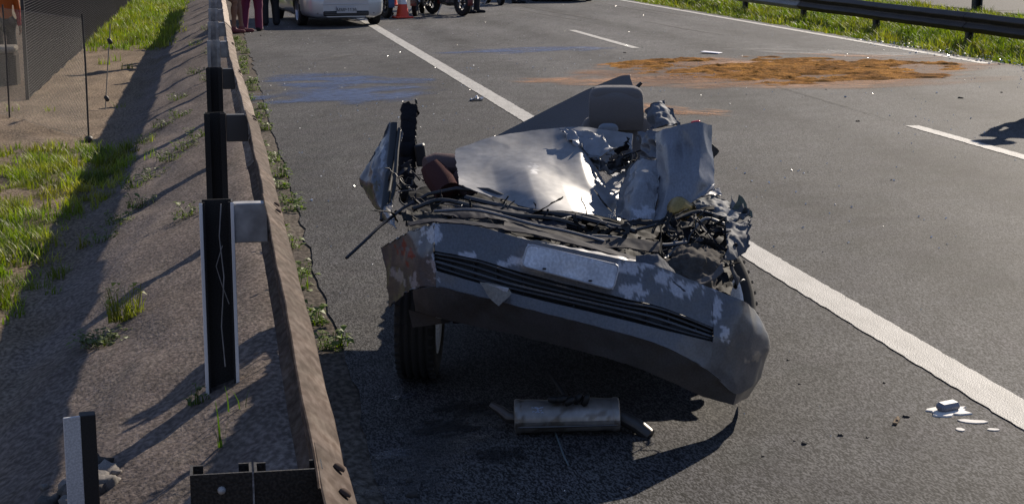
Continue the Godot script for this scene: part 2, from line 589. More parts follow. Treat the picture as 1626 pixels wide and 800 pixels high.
# ---------------------------------------------------------------- guard rails
func rail_panel(g: Geo, x0: Callable, z0: float, z1: float, mid: float, facing: float, s: int, tint: Callable, lift := 0.0) -> void:
	var prof := [Vector2(0.0, 0.165), Vector2(0.012, 0.158), Vector2(0.072, 0.1), Vector2(0.077, 0.085), Vector2(0.072, 0.07), Vector2(0.022, 0.022), Vector2(0.016, 0.0), Vector2(0.022, -0.022), Vector2(0.072, -0.07), Vector2(0.077, -0.085), Vector2(0.072, -0.1), Vector2(0.012, -0.158), Vector2(0.0, -0.165)]
	var n := maxi(4, int(abs(z1 - z0) / 0.09))
	var nd := noise(s, 1.1, 3)
	var w := prof.size()
	var f := g.v.size()
	for side in 2:
		for j in n + 1:
			var z := lerpf(z0, z1, float(j) / n)
			for k in w:
				var p: Vector2 = prof[k]
				var dent := nd.get_noise_2d(z * 0.9, p.y * 4.0) * 0.006
				var out := p.x + lift - side * 0.004 + dent
				g.col = tint.call(z, p.y)
				g.add(Vector3((x0.call(z) as float) + facing * out, mid + p.y - (0.002 * side) + nd.get_noise_2d(z * 0.5, 5.0) * 0.007, z), Vector2(z, p.y))
	for side in 2:
		for j in n:
			for k in w - 1:
				var b := f + side * (n + 1) * w + j * w + k
				g.join(b, b + 1, b + w + 1, b + w)
	var o := (n + 1) * w
	for j in n:
		for k in [0, w - 1]:
			var b: int = f + j * w + k
			g.quad(g.v[b], g.v[b + w], g.v[b + w + o], g.v[b + o])
	for j in [0, n]:
		for k in w - 1:
			var b: int = f + j * w + k
			g.quad(g.v[b], g.v[b + 1], g.v[b + 1 + o], g.v[b + o])

func c_post(g: Geo, at: Vector3, top: float, wide: float, deep: float, open_side: float, lip := 0.022) -> void:   # a C-shaped steel post, open towards +z when open_side is 1
	var h := top - at.y
	var t := 0.006
	var y := at.y + h / 2
	g.box(Vector3(at.x, y, at.z - open_side * (deep / 2 - t / 2)), Vector3(wide, h, t))
	for s in [-1, 1]:
		g.box(Vector3(at.x + s * (wide / 2 - t / 2), y, at.z + open_side * t * 0.5), Vector3(t, h, deep - t))
		if lip > 0: g.box(Vector3(at.x + s * (wide / 2 - t - lip / 2), y, at.z + open_side * (deep / 2 - t / 2)), Vector3(lip, h - 0.002, t))

func bolt(parent: Node, at: Vector3, out: Vector3, r: float, m: Material) -> void:
	var g := Geo.new()
	var up := out.normalized()
	var x := up.cross(Vector3.FORWARD if abs(up.z) < 0.9 else Vector3.RIGHT).normalized()
	g.lathe([Vector2(0.0001, 0.008), Vector2(r * 0.6, 0.007), Vector2(r * 0.95, 0.003), Vector2(r, -0.002)], Transform3D(Basis(x, up, x.cross(up)), at), 10)
	part("bolt", g, m, parent)

func near_rail() -> void:
	var t := thing("guardrail", "long rusty steel guardrail on posts along the left edge of the shoulder", "guardrail")
	var x0 := func(z: float) -> float: return 0.185 - 0.062 * smoothstep(8.0, 17.0, -z) + 0.004 * sin(z * 0.9)
	var nr := noise(41, 1.4, 4); var nf := noise(42, 9.0, 3)
	var rusty := func(z: float, y: float) -> Color:
		var n := 1.2 * nr.get_noise_2d(z * 3.0, y * 5.0) + 0.9 * nf.get_noise_2d(z * 2.2, y * 5.0)
		var c := Color(0.115, 0.094, 0.08).lerp(Color(0.048, 0.036, 0.029), clampf(0.4 + n * 1.1, 0, 1))
		c = c.lerp(Color(0.21, 0.175, 0.15), clampf(n * 1.6 - 0.35, 0, 0.8))
		return c
	var clean := func(z: float, y: float) -> Color:
		var n := nr.get_noise_2d(z * 1.2, y * 7.0) + 0.5 * nf.get_noise_2d(z * 2.0, y * 14.0)
		return Color(0.30, 0.27, 0.245).lerp(Color(0.16, 0.135, 0.115), clampf(0.4 + n, 0, 1))
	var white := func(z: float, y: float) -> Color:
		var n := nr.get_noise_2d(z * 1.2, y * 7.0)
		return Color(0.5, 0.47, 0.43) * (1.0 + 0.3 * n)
	var m := mat(Color.WHITE, 0.82, 0.0, grain(43, 0.022, 0.72, 1.0, 512, 6, 2.4, FastNoiseLite.TYPE_SIMPLEX_SMOOTH, Color(0.94, 0.84, 0.76), Color(1, 0.98, 0.96)), 1.6, bumps(44, 0.03, 4.0), 0.12)
	m.metallic_specular = 0.22
	m.uv1_scale = Vector3(1.6, 4.0, 0.9)
	var mb := mat(lin(0.07, 0.05, 0.04), 0.9)
	var post_z := [-3.45, -7.08, -10.56, -14.1, -17.6, -21.15, -24.7, -28.2, -31.8, -35.3, -38.9, -42.4, -46, -49.5]
	for k in post_z.size():
		var z: float = post_z[k]
		var za: float = z + 3.53 if k == 0 else post_z[k - 1]
		var g := Geo.new()
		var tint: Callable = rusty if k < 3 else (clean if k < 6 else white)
		rail_panel(g, x0, za + 0.16, z - 0.16, 0.585, 1.0, 60 + k, tint, 0.005 if k % 2 == 0 else 0.0)
		part("rail_panel", g, m, t)
		if z > -20:
			for s in [[0.10, 0.13], [-0.07, 0.13], [0.06, 0.035], [-0.10, 0.035]]:
				bolt(t, Vector3(x0.call(z) + 0.05 + 0.006, 0.585 + s[1], z + s[0]), Vector3(0.55, 0.8, 0), 0.015, mb)
	var dark := mat(lin(0.035, 0.03, 0.026), 0.6, 0.3, grain(45, 0.05, 0.5, 1.0, 512, 4, 1.8), 4.0, bumps(44, 0.04, 3.0), 0.5)
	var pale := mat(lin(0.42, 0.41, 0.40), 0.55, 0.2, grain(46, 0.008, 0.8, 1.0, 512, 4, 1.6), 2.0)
	var lipm := mat(lin(0.7, 0.69, 0.68), 0.5, 0.1)
	var black := mat(lin(0.016, 0.015, 0.015), 0.7, 0.1, grain(45, 0.05, 0.5, 1.0, 512, 4, 1.8), 4.0)
	for k in post_z.size():
		var z: float = post_z[k]
		var g := Geo.new()
		var foot := ground_y(-0.02, z) - 0.25
		if k == 0: c_post(g, Vector3(-0.02, foot, z), 0.752, 0.132, 0.07, -1.0)
		else: c_post(g, Vector3(-0.02, foot, z), 0.752, 0.136, 0.075, 1.0, 0.012 if k == 1 else 0.03)
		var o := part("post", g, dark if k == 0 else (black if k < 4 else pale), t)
		if k == 0: o.set_meta("label", "rusty nearest post of the guardrail, cut off by the frame")
		if k == 1:                                                   # bright worn flange edges and a wire inside this post
			var e := Geo.new()
			for s in [-1, 1]: e.box(Vector3(-0.02 + s * 0.0665, (0.752 + foot) / 2, z + 0.042), Vector3(0.015, 0.745 - foot, 0.008), Basis.IDENTITY, 0.002)
			part("flange_lip", e, lipm, t)
			var wr := Geo.new()
			wr.tube([Vector3(0.0, 0.74, z + 0.03), Vector3(-0.012, 0.6, z + 0.028), Vector3(0.002, 0.42, z + 0.03), Vector3(-0.016, 0.2, z + 0.026), Vector3(-0.006, 0.02, z + 0.03)], 0.003, 5)
			wr.tube([Vector3(0.0, 0.56, z + 0.03), Vector3(-0.03, 0.47, z + 0.033), Vector3(-0.012, 0.4, z + 0.03), Vector3(0.02, 0.3, z + 0.03)], 0.002, 5)
			part("wire", wr, pale, t)
		var b := Geo.new()
		var inner := 0.049
		var outer: float = x0.call(z) + 0.012
		if k == 0:
			c_post(b, Vector3((inner + outer) / 2 + 0.002, 0.42, z - 0.012), 0.747, outer - inner, 0.07, -1.0, 0.02)
		else:
			b.box(Vector3((inner + outer) / 2, 0.655, z), Vector3(outer - inner, 0.172, 0.07), Basis.IDENTITY, 0.004)
		part("spacer_block", b, dark if k == 0 else (pale if k == 1 or k > 3 else mat(lin(0.06, 0.057, 0.054), 0.6, 0.3)), t)
		if k == 0: bolt(t, Vector3(-0.02, 0.715, z + 0.037), Vector3(0, 0, 1), 0.009, pale)

func far_rail() -> void:
	var t := thing("guardrail", "low dark guardrail along the grass verge behind the sand pile", "guardrail")
	var x0 := func(_z: float) -> float: return 12.42
	var mid := 0.37
	var nr := noise(51, 0.8, 4)
	var dark := func(z: float, y: float) -> Color:
		var n := nr.get_noise_2d(z * 1.6, y * 9.0)
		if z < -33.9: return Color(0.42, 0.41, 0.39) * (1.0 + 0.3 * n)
		return Color(0.045, 0.034, 0.027).lerp(Color(0.08, 0.06, 0.048), clampf(0.4 + n, 0, 1))
	var m := mat(Color.WHITE, 0.6, 0.3, grain(43, 0.03, 0.62, 1.0, 512, 5, 2.2), 2.0)
	var md := mat(lin(0.05, 0.045, 0.04), 0.6, 0.3)
	var z := -14.0
	for k in 9:
		var g := Geo.new()
		rail_panel(g, x0, z + 0.15, z - 4.15, mid, -1.0, 80 + k, dark, 0.005 * (k % 2))
		part("rail_panel", g, m, t)
		var p := Geo.new()
		c_post(p, Vector3(12.54, -0.35, z), 0.5, 0.12, 0.075, 1.0)
		part("post", p, md, t)
		z -= 4.0

# ---------------------------------------------------------------- bodies: a smooth field round bones, meshed as surface nets
func flesh(g: Geo, bones: Array, cell: float, blend: float) -> void:   # bone: [a, b, radius a, radius b, color]
	var lo := Vector3(1e9, 1e9, 1e9); var hi := -lo
	for b in bones:
		var r: float = max(b[2], b[3]) + cell * 2
		lo = lo.min((b[0] as Vector3).min(b[1]) - Vector3(r, r, r)); hi = hi.max((b[0] as Vector3).max(b[1]) + Vector3(r, r, r))
	var nx := int((hi.x - lo.x) / cell) + 2; var ny := int((hi.y - lo.y) / cell) + 2; var nz := int((hi.z - lo.z) / cell) + 2
	var field := PackedFloat32Array(); field.resize(nx * ny * nz); field.fill(1.0)
	var near := PackedFloat32Array(); near.resize(nx * ny * nz); near.fill(1.0)
	var who := PackedInt32Array(); who.resize(nx * ny * nz)
	for bi in bones.size():
		var b: Array = bones[bi]
		var a: Vector3 = b[0]; var e: Vector3 = b[1]; var ra: float = b[2]; var rb: float = b[3]
		var ab := e - a
		var l2 := maxf(ab.length_squared(), 1e-9)
		var m := maxf(ra, rb) + blend + cell * 2
		var p0 := ((a.min(e) - Vector3(m, m, m) - lo) / cell).floor(); var p1 := ((a.max(e) + Vector3(m, m, m) - lo) / cell).ceil()
		for z in range(maxi(0, int(p0.z)), mini(nz, int(p1.z))):
			for y in range(maxi(0, int(p0.y)), mini(ny, int(p1.y))):
				var at := (z * ny + y) * nx
				for x in range(maxi(0, int(p0.x)), mini(nx, int(p1.x))):
					var p := lo + Vector3(x, y, z) * cell
					var t := clampf((p - a).dot(ab) / l2, 0, 1)
					var d := p.distance_to(a + ab * t) - lerpf(ra, rb, t)
					var k := at + x
					if d < near[k]:
						near[k] = d; who[k] = bi
					var o := field[k]
					var h := maxf(blend - absf(o - d), 0.0) / blend
					field[k] = minf(o, d) - h * h * blend * 0.25
	var index := PackedInt32Array(); index.resize(nx * ny * nz); index.fill(-1)
	var corner := [0, 1, nx, nx + 1, nx * ny, nx * ny + 1, nx * ny + nx, nx * ny + nx + 1]
	var offs := [Vector3(0, 0, 0), Vector3(1, 0, 0), Vector3(0, 1, 0), Vector3(1, 1, 0), Vector3(0, 0, 1), Vector3(1, 0, 1), Vector3(0, 1, 1), Vector3(1, 1, 1)]
	var edges := [[0, 1], [2, 3], [4, 5], [6, 7], [0, 2], [1, 3], [4, 6], [5, 7], [0, 4], [1, 5], [2, 6], [3, 7]]
	for z in nz - 1:
		for y in ny - 1:
			for x in nx - 1:
				var k := (z * ny + y) * nx + x
				if near[k] > cell * 3: continue
				var inside := 0
				for q in 8:
					if field[k + corner[q]] < 0: inside += 1
				if inside == 0 or inside == 8: continue
				var s := Vector3.ZERO; var n := 0
				for ed in edges:
					var f0 := field[k + corner[ed[0]]]; var f1 := field[k + corner[ed[1]]]
					if (f0 < 0) != (f1 < 0):
						s += (offs[ed[0]] as Vector3).lerp(offs[ed[1]], f0 / (f0 - f1)); n += 1
				g.col = bones[who[k]][4]
				index[k] = g.add(lo + (Vector3(x, y, z) + s / n) * cell)
	for z in range(1, nz - 1):
		for y in range(1, ny - 1):
			for x in range(1, nx - 1):
				var k := (z * ny + y) * nx + x
				if near[k] > cell * 3: continue
				var f0 := field[k] < 0
				for ax in [[1, nx, nx * ny], [nx, nx * ny, 1], [nx * ny, 1, nx]]:
					if f0 != (field[k + ax[0]] < 0):
						var a := index[k - ax[1] - ax[2]]; var b := index[k - ax[2]]; var c := index[k]; var d := index[k - ax[1]]
						if a < 0 or b < 0 or c < 0 or d < 0: continue
						if f0: g.join(a, d, c, b)
						else: g.join(a, b, c, d)

# pose: joints that differ from standing upright, facing +z
func person(label: String, at: Vector3, turn: float, wear: Dictionary, pose := {}, group := "") -> Node3D:
	var t := thing("person", label, "person", at, turn, group)
	var J := {"hip": Vector3(0, 0.93, 0), "chest": Vector3(0, 1.28, 0.0), "neck": Vector3(0, 1.47, -0.01), "head": Vector3(0, 1.615, 0.02)}
	for s in [-1, 1]:
		var k := "l" if s > 0 else "r"
		J["hip" + k] = Vector3(0.09 * s, 0.90, 0); J["knee" + k] = Vector3(0.11 * s, 0.49, 0.02); J["ankle" + k] = Vector3(0.12 * s, 0.085, -0.02); J["toe" + k] = Vector3(0.15 * s, 0.035, 0.15)
		J["sh" + k] = Vector3(0.18 * s, 1.41, 0); J["el" + k] = Vector3(0.23 * s, 1.13, -0.03); J["wr" + k] = Vector3(0.24 * s, 0.88, 0.05)
	for k in pose: J[k] = pose[k]
	var sk: Color = wear.skin; var top: Color = wear.top; var leg: Color = wear.legs; var shoe: Color = wear.shoes
	var shin: Color = sk if wear.get("short", false) else leg
	var arm: Color = wear.get("sleeve", top)
	var wide: float = wear.get("loose", 1.0)
	var B := []
	B.append([J.hip + Vector3(-0.05, 0, 0), J.hip + Vector3(0.05, 0, 0), 0.135, 0.135, leg])
	B.append([J.hip.lerp(J.chest, 0.3), J.chest, 0.13, 0.145, top])
	B.append([J.chest + Vector3(-0.07, 0.06, 0), J.chest + Vector3(0.07, 0.06, 0), 0.12, 0.12, top])
	B.append([J.shl, J.shr, 0.06, 0.06, top])
	B.append([J.neck, J.head, 0.055, 0.055, sk])
	for k in ["l", "r"]:
		var knee: Vector3 = J["knee" + k]; var hip: Vector3 = J["hip" + k]
		B.append([hip, hip.lerp(knee, 0.72), 0.088 * wide, 0.07 * wide, leg])
		B.append([hip.lerp(knee, 0.7), knee, 0.066 if shin == sk else 0.068 * wide, 0.056 if shin == sk else 0.06 * wide, shin])
		B.append([knee, J["ankle" + k], 0.056 if shin == sk else 0.062 * wide, 0.038 if shin == sk else 0.058 * wide, shin])
		if shin == sk: B.append([knee.lerp(J["ankle" + k], 0.3) + Vector3(0, 0, -0.012), knee.lerp(J["ankle" + k], 0.45) + Vector3(0, 0, -0.012), 0.052, 0.046, sk])
		var toe: Vector3 = J["toe" + k]; var ank: Vector3 = J["ankle" + k]
		B.append([Vector3(ank.x, toe.y + 0.012, ank.z) - (toe - ank) * 0.18 * Vector3(1, 0, 1), toe, 0.042, 0.034, shoe])
		B.append([ank, Vector3(ank.x, toe.y + 0.02, ank.z), 0.04, 0.042, shoe])
		B.append([J["sh" + k], J["el" + k], 0.054, 0.045, top])
		B.append([J["el" + k], J["wr" + k], 0.042, 0.03, arm if wear.has("sleeve") else sk])
	var g := Geo.new()
	flesh(g, B, 0.016, 0.045)
	# the head, with jaw, nose and ears
	var h: Vector3 = J.head
	var H := [[h + Vector3(0, 0.035, -0.015), h + Vector3(0, 0.03, 0.012), 0.088, 0.082, sk], [h + Vector3(0, -0.03, 0.02), h + Vector3(0, -0.075, 0.055), 0.066, 0.03, sk],
		[h + Vector3(0, 0.012, 0.088), h + Vector3(0, -0.018, 0.104), 0.009, 0.014, sk], [h + Vector3(-0.02, -0.05, 0.083), h + Vector3(0.02, -0.05, 0.083), 0.008, 0.008, Color(sk.r * 0.7, sk.g * 0.5, sk.b * 0.5)]]
	for s in [-1, 1]:
		H.append([h + Vector3(0.083 * s, 0.015, 0), h + Vector3(0.085 * s, -0.02, 0.005), 0.014, 0.009, sk])
		H.append([h + Vector3(0.018 * s, 0.03, 0.083), h + Vector3(0.05 * s, 0.03, 0.075), 0.009, 0.008, sk])
	flesh(g, H, 0.009, 0.016)
	for s in [-1, 1]:                                                  # hands: palm, four fingers of unequal length, a thumb from its side
		var k := "l" if s > 0 else "r"
		var w: Vector3 = J["wr" + k]
		var d: Vector3 = (w - J["el" + k]).normalized()
		var side := d.cross(Vector3.RIGHT * s).normalized()
		var inn := side.cross(d).normalized()
		var F := [[w, w + d * 0.075, 0.026, 0.03, sk], [w + d * 0.04 + side * 0.02, w + d * 0.085 + side * 0.02, 0.017, 0.016, sk], [w + d * 0.04 - side * 0.02, w + d * 0.085 - side * 0.02, 0.017, 0.016, sk]]
		for f in 4:
			var root := w + d * 0.085 + side * (0.03 - 0.02 * f)
			var l: float = [0.062, 0.07, 0.066, 0.052][f]
			var knuckle := root + d * l * 0.5 - inn * 0.008
			F.append([root, knuckle, 0.0095, 0.009, sk]); F.append([knuckle, knuckle + d * l * 0.42 - inn * 0.022, 0.009, 0.0075, sk])
		var th := w + d * 0.03 + side * 0.03
		F.append([th, th + d * 0.03 + side * 0.022 - inn * 0.012, 0.012, 0.0105, sk]); F.append([th + d * 0.03 + side * 0.022 - inn * 0.012, th + d * 0.062 + side * 0.026 - inn * 0.02, 0.0105, 0.008, sk])
		flesh(g, F, 0.006, 0.006)
	part("body", g, mat(Color.WHITE, 0.8, 0, M.cloth, 6.0), t)
	var e := Geo.new()
	for s in [-1, 1]: e.pill(h + Vector3(0.032 * s, 0.017, 0.079), Vector3(0.012, 0.008, 0.008), Basis.IDENTITY, 1.0, 8, 6)
	part("eyes", e, mat(lin(0.03, 0.025, 0.02), 0.25), t)
	var hr := Geo.new()
	var prof := []
	for k in 9: prof.append(Vector2(0.104 * sin(k / 8.0 * 1.75) + 0.0005, 0.108 * cos(k / 8.0 * 1.75)))
	hr.lathe(prof, Transform3D(Basis(Vector3.RIGHT, -0.35), h + Vector3(0, 0.035, -0.012)), 18)
	part("hair", hr, mat(lin(wear.hair.r, wear.hair.g, wear.hair.b), 0.7, 0, M.cloth, 14.0), t)
	if wear.get("shadow_hat", false):  # wide brim added out of view, only to round off the cast shadow
		var ht := Geo.new()
		ht.lathe([Vector2(0.001, 0.13), Vector2(0.08, 0.125), Vector2(0.105, 0.08), Vector2(0.11, 0.03), Vector2(0.2, 0.01), Vector2(0.2, 0.0), Vector2(0.10, 0.015)], Transform3D(Basis.IDENTITY, h + Vector3(0, 0.06, -0.01)), 22)
		part("shadow_hat", ht, mat(lin(0.2, 0.15, 0.09), 0.9), t)
	return t

# ---------------------------------------------------------------- wheels and vehicles
func tyre(parent: Node, at: Vector3, axis: Vector3, r: float, wide: float, m: Material, treads := 0) -> Node3D:
	var up := axis.normalized()
	var x := up.cross(Vector3.UP if abs(up.y) < 0.9 else Vector3.RIGHT).normalized()
	var tr := Transform3D(Basis(x, up, x.cross(up)), at)
	var h := wide / 2
	var g := Geo.new()
	var prof := [Vector2(r * 0.62, -h * 0.75), Vector2(r * 0.7, -h * 0.98), Vector2(r * 0.86, -h), Vector2(r * 0.955, -h * 0.92), Vector2(r * 0.99, -h * 0.72)]
	for k in 4:                                                        # grooves round the tread
		var c: float = -h * 0.54 + k * h * 0.36
		prof.append_array([Vector2(r, c - h * 0.1), Vector2(r * 0.972, c - h * 0.045), Vector2(r * 0.972, c + h * 0.045), Vector2(r, c + h * 0.1)])
	prof.append_array([Vector2(r * 0.99, h * 0.72), Vector2(r * 0.955, h * 0.92), Vector2(r * 0.86, h), Vector2(r * 0.7, h * 0.98), Vector2(r * 0.62, h * 0.75)])
	g.lathe(prof, tr, 40)
	for k in treads:                                                   # cross blocks on the tread
		var a := TAU * k / treads
		for s in [-1, 1]:
			g.box(tr * Vector3(cos(a) * r * 0.988, s * h * 0.80, sin(a) * r * 0.988), Vector3(0.012, h * 0.26, r * 0.05), tr.basis * Basis(Vector3.UP, -a))
	return part("tyre", g, m, parent)

func rim(parent: Node, at: Vector3, axis: Vector3, r: float, wide: float, m: Material, spokes := 7) -> void:
	var up := axis.normalized()
	var x := up.cross(Vector3.UP if abs(up.y) < 0.9 else Vector3.RIGHT).normalized()
	var tr := Transform3D(Basis(x, up, x.cross(up)), at)
	var g := Geo.new()
	var h := wide / 2
	g.lathe([Vector2(r, -h), Vector2(r * 0.9, -h * 0.9), Vector2(r * 0.86, 0), Vector2(r * 0.9, h * 0.9), Vector2(r, h)], tr, 28)
	g.lathe([Vector2(0.001, h * 0.55), Vector2(r * 0.2, h * 0.5), Vector2(r * 0.22, h * 0.1), Vector2(r * 0.22, -h * 0.5), Vector2(0.001, -h * 0.5)], tr, 16)
	for k in spokes:
		var a := TAU * k / spokes
		g.box(tr * Vector3(cos(a) * r * 0.55, h * 0.25, sin(a) * r * 0.55), Vector3(r * 0.75, 0.02 if spokes < 9 else 0.006, r * 0.16 if spokes < 9 else 0.006), tr.basis * Basis(Vector3.UP, -a))
	part("rim", g, m, parent)

func car(label: String, at: Vector3, turn: float, paint: Color, group := "") -> Node3D:
	var t := thing("parked_car", label, "car", at, turn, group)
	var pm := mat(paint, 0.32, 0.55)
	pm.clearcoat_enabled = true; pm.clearcoat = 0.8; pm.clearcoat_roughness = 0.05
	var black := mat(lin(0.012, 0.012, 0.013), 0.5)
	var glass := mat(lin(0.02, 0.025, 0.03), 0.06)
	glass.clearcoat_enabled = true
	# length stations: z, half width, underside, shoulder height
	var st := [[2.06, 0.46, 0.19, 0.56], [2.03, 0.60, 0.175, 0.60], [1.96, 0.72, 0.17, 0.655], [1.85, 0.80, 0.175, 0.70], [1.6, 0.845, 0.165, 0.78], [1.1, 0.855, 0.165, 0.87], [0.75, 0.86, 0.165, 0.93], [-1.2, 0.86, 0.17, 0.96], [-1.8, 0.84, 0.19, 0.98], [-2.05, 0.80, 0.24, 0.93], [-2.16, 0.70, 0.32, 0.85]]
	var g := Geo.new()
	var zs := []
	var z := 2.06
	while z > -2.16: zs.append(z); z -= 0.055
	var prof := [[0.0, 0.0, 0.0], [0.80, 0.0, 0.0], [0.95, 0.10, 0.0], [0.99, 0.25, 0.0], [1.0, 0.45, 0.0], [1.0, 0.62, 0.0], [0.985, 0.80, 0.0], [0.95, 0.93, 0.0], [0.86, 1.0, 0.0], [0.5, 1.0, 0.03], [0.0, 1.0, 0.045]]
	var np := prof.size()
	for zz in zs:
		var a: Array = st[0]; var b: Array = st[1]
		for k in st.size() - 1:
			if zz <= st[k][0] and zz >= st[k + 1][0]: a = st[k]; b = st[k + 1]
		var f: float = (a[0] - zz) / (a[0] - b[0])
		var w := lerpf(a[1], b[1], f); var y0 := lerpf(a[2], b[2], f); var y1 := lerpf(a[3], b[3], f)
		for s in [-1, 1]:
			for k in np:
				var p: Array = prof[k] if s < 0 else prof[np - 1 - k]
				g.add(Vector3(s * w * p[0], lerpf(y0, y1, p[1]) + p[2], zz), Vector2(zz, p[1]))
	var w2 := np * 2
	for j in zs.size() - 1:
		for k in w2:
			var n := (k + 1) % w2
			var c := (g.v[j * w2 + k] + g.v[(j + 1) * w2 + n]) * 0.5
			if abs(c.x) > 0.6 and (Vector2(c.z - 1.28, c.y - 0.30).length() < 0.345 or Vector2(c.z + 1.32, c.y - 0.30).length() < 0.345): continue
			g.join(j * w2 + k, j * w2 + n, (j + 1) * w2 + n, (j + 1) * w2 + k)
	for j in [0, zs.size() - 1]:
		for k in w2: g.tri(Vector3(0, 0.45, zs[j]), g.v[j * w2 + k], g.v[j * w2 + (k + 1) % w2])
	var body := part("body", g, pm, t)
	var un := Geo.new()
	un.box(Vector3(0, 0.42, 0), Vector3(1.2, 0.3, 3.6), Basis.IDENTITY, 0.03)
	part("underbody", un, black, t)
	# greenhouse
	var c0 := [Vector3(-0.76, 0.94, 0.80), Vector3(0.76, 0.94, 0.80), Vector3(0.77, 0.97, -1.55), Vector3(-0.77, 0.97, -1.55)]
	var c1 := [Vector3(-0.58, 1.40, 0.05), Vector3(0.58, 1.40, 0.05), Vector3(0.57, 1.39, -1.05), Vector3(-0.57, 1.39, -1.05)]
	var rf := Geo.new()
	var rows := []
	for j in 5:
		var row := []
		for k in 5:
			var u := k / 4.0; var v := j / 4.0
			var p := (c1[0] as Vector3).lerp(c1[1], u).lerp((c1[3] as Vector3).lerp(c1[2], u), v)
			row.append(p + Vector3(0, 0.055 * sin(PI * u) + 0.03 * sin(PI * v), 0))
		rows.append(row)
	sheet(rf, rows, {"nu": 14, "nv": 12, "thick": 0.02, "soft": 1.0})
	part("roof", rf, pm, t)
	for k in 4:
		var n := (k + 1) % 4
		var pane := Geo.new()
		var a: Vector3 = c0[k]; var b: Vector3 = c0[n]; var cc: Vector3 = c1[n]; var d: Vector3 = c1[k]
		pane.quad(a, b, cc, d)
		part(["windscreen", "side_window", "rear_window", "side_window"][k], pane, glass, t)
		var pl := Geo.new()
		pl.tube([a, d], [0.05, 0.035], 6)
		part("pillar", pl, pm, t)
	# front: lamps, grilles, plate
	for s in [-1, 1]:
		var hl := Geo.new()
		hl.pill(Vector3(0.60 * s, 0.605, 1.90), Vector3(0.19, 0.075, 0.10), Basis(Vector3.UP, s * 0.45) * Basis(Vector3.BACK, s * 0.18), 0.6)
		var lamp := mat(lin(0.55, 0.58, 0.65), 0.06, 0.3); lamp.clearcoat_enabled = true
		part("headlight", hl, lamp, t)
		var fl := Geo.new()
		fl.pill(Vector3(0.59 * s, 0.28, 1.985), Vector3(0.085, 0.05, 0.03), Basis(Vector3.UP, s * 0.4), 0.7)
		part("fog_lamp", fl, mat(lin(0.35, 0.36, 0.38), 0.15, 0.4), t)
		for e in [1.28, -1.32]:
			tyre(t, Vector3(0.745 * s, 0.30, e), Vector3(s, 0, 0), 0.30, 0.19, M.rubber)
			rim(t, Vector3(0.745 * s, 0.30, e), Vector3(s, 0, 0), 0.195, 0.18, mat(lin(0.4, 0.4, 0.42), 0.3, 0.8))
		var mr := Geo.new()
		mr.pill(Vector3(0.93 * s, 0.98, 0.55), Vector3(0.10, 0.07, 0.06), Basis.IDENTITY, 0.6)
		part("mirror", mr, pm, t)
		var tl := Geo.new()
		tl.pill(Vector3(0.66 * s, 0.76, -2.08), Vector3(0.13, 0.11, 0.06), Basis.IDENTITY, 0.5)
		part("tail_light", tl, mat(lin(0.35, 0.01, 0.01), 0.15), t)
	var gr := Geo.new()
	gr.box(Vector3(0, 0.575, 2.045), Vector3(0.74, 0.085, 0.05), Basis.IDENTITY, 0.015)
	part("grille", gr, black, t)
	var lg := Geo.new()
	lg.box(Vector3(0, 0.262, 2.03), Vector3(0.92, 0.10, 0.10), Basis.IDENTITY, 0.02)
	var lo := part("lower_grille", lg, black, t)
	for k in 2:
		var sl := Geo.new()
		sl.box(Vector3(0, 0.245 + 0.035 * k, 2.085), Vector3(0.88, 0.012, 0.02))
		part("slat", sl, mat(lin(0.05, 0.05, 0.055), 0.4), lo)
	var ln := Geo.new()
	ln.box(Vector3(0, 0.445, 2.055), Vector3(0.95, 0.016, 0.03), Basis.IDENTITY, 0.004)
	part("bumper_trim", ln, pm, t)
	var pg := Geo.new()
	pg.box(Vector3(0, 0.335, 2.098), Vector3(0.40, 0.13, 0.012), Basis.IDENTITY, 0.003)
	var pl := part("licence_plate", pg, mat(lin(0.42, 0.42, 0.42), 0.5), t)
	var tm := TextMesh.new()
	tm.text = "MMP·1136"
	tm.font = SystemFont.new(); tm.font.font_names = PackedStringArray(["Droid Sans"])
	tm.font_size = 32; tm.pixel_size = 0.0026; tm.depth = 0.004
	tm.material = mat(lin(0.02, 0.02, 0.02), 0.5)
	var tx := MeshInstance3D.new()
	tx.name = "lettering"; tx.mesh = tm; tx.position = Vector3(0, 0.333, 2.106)
	pl.add_child(tx, true)
	return t

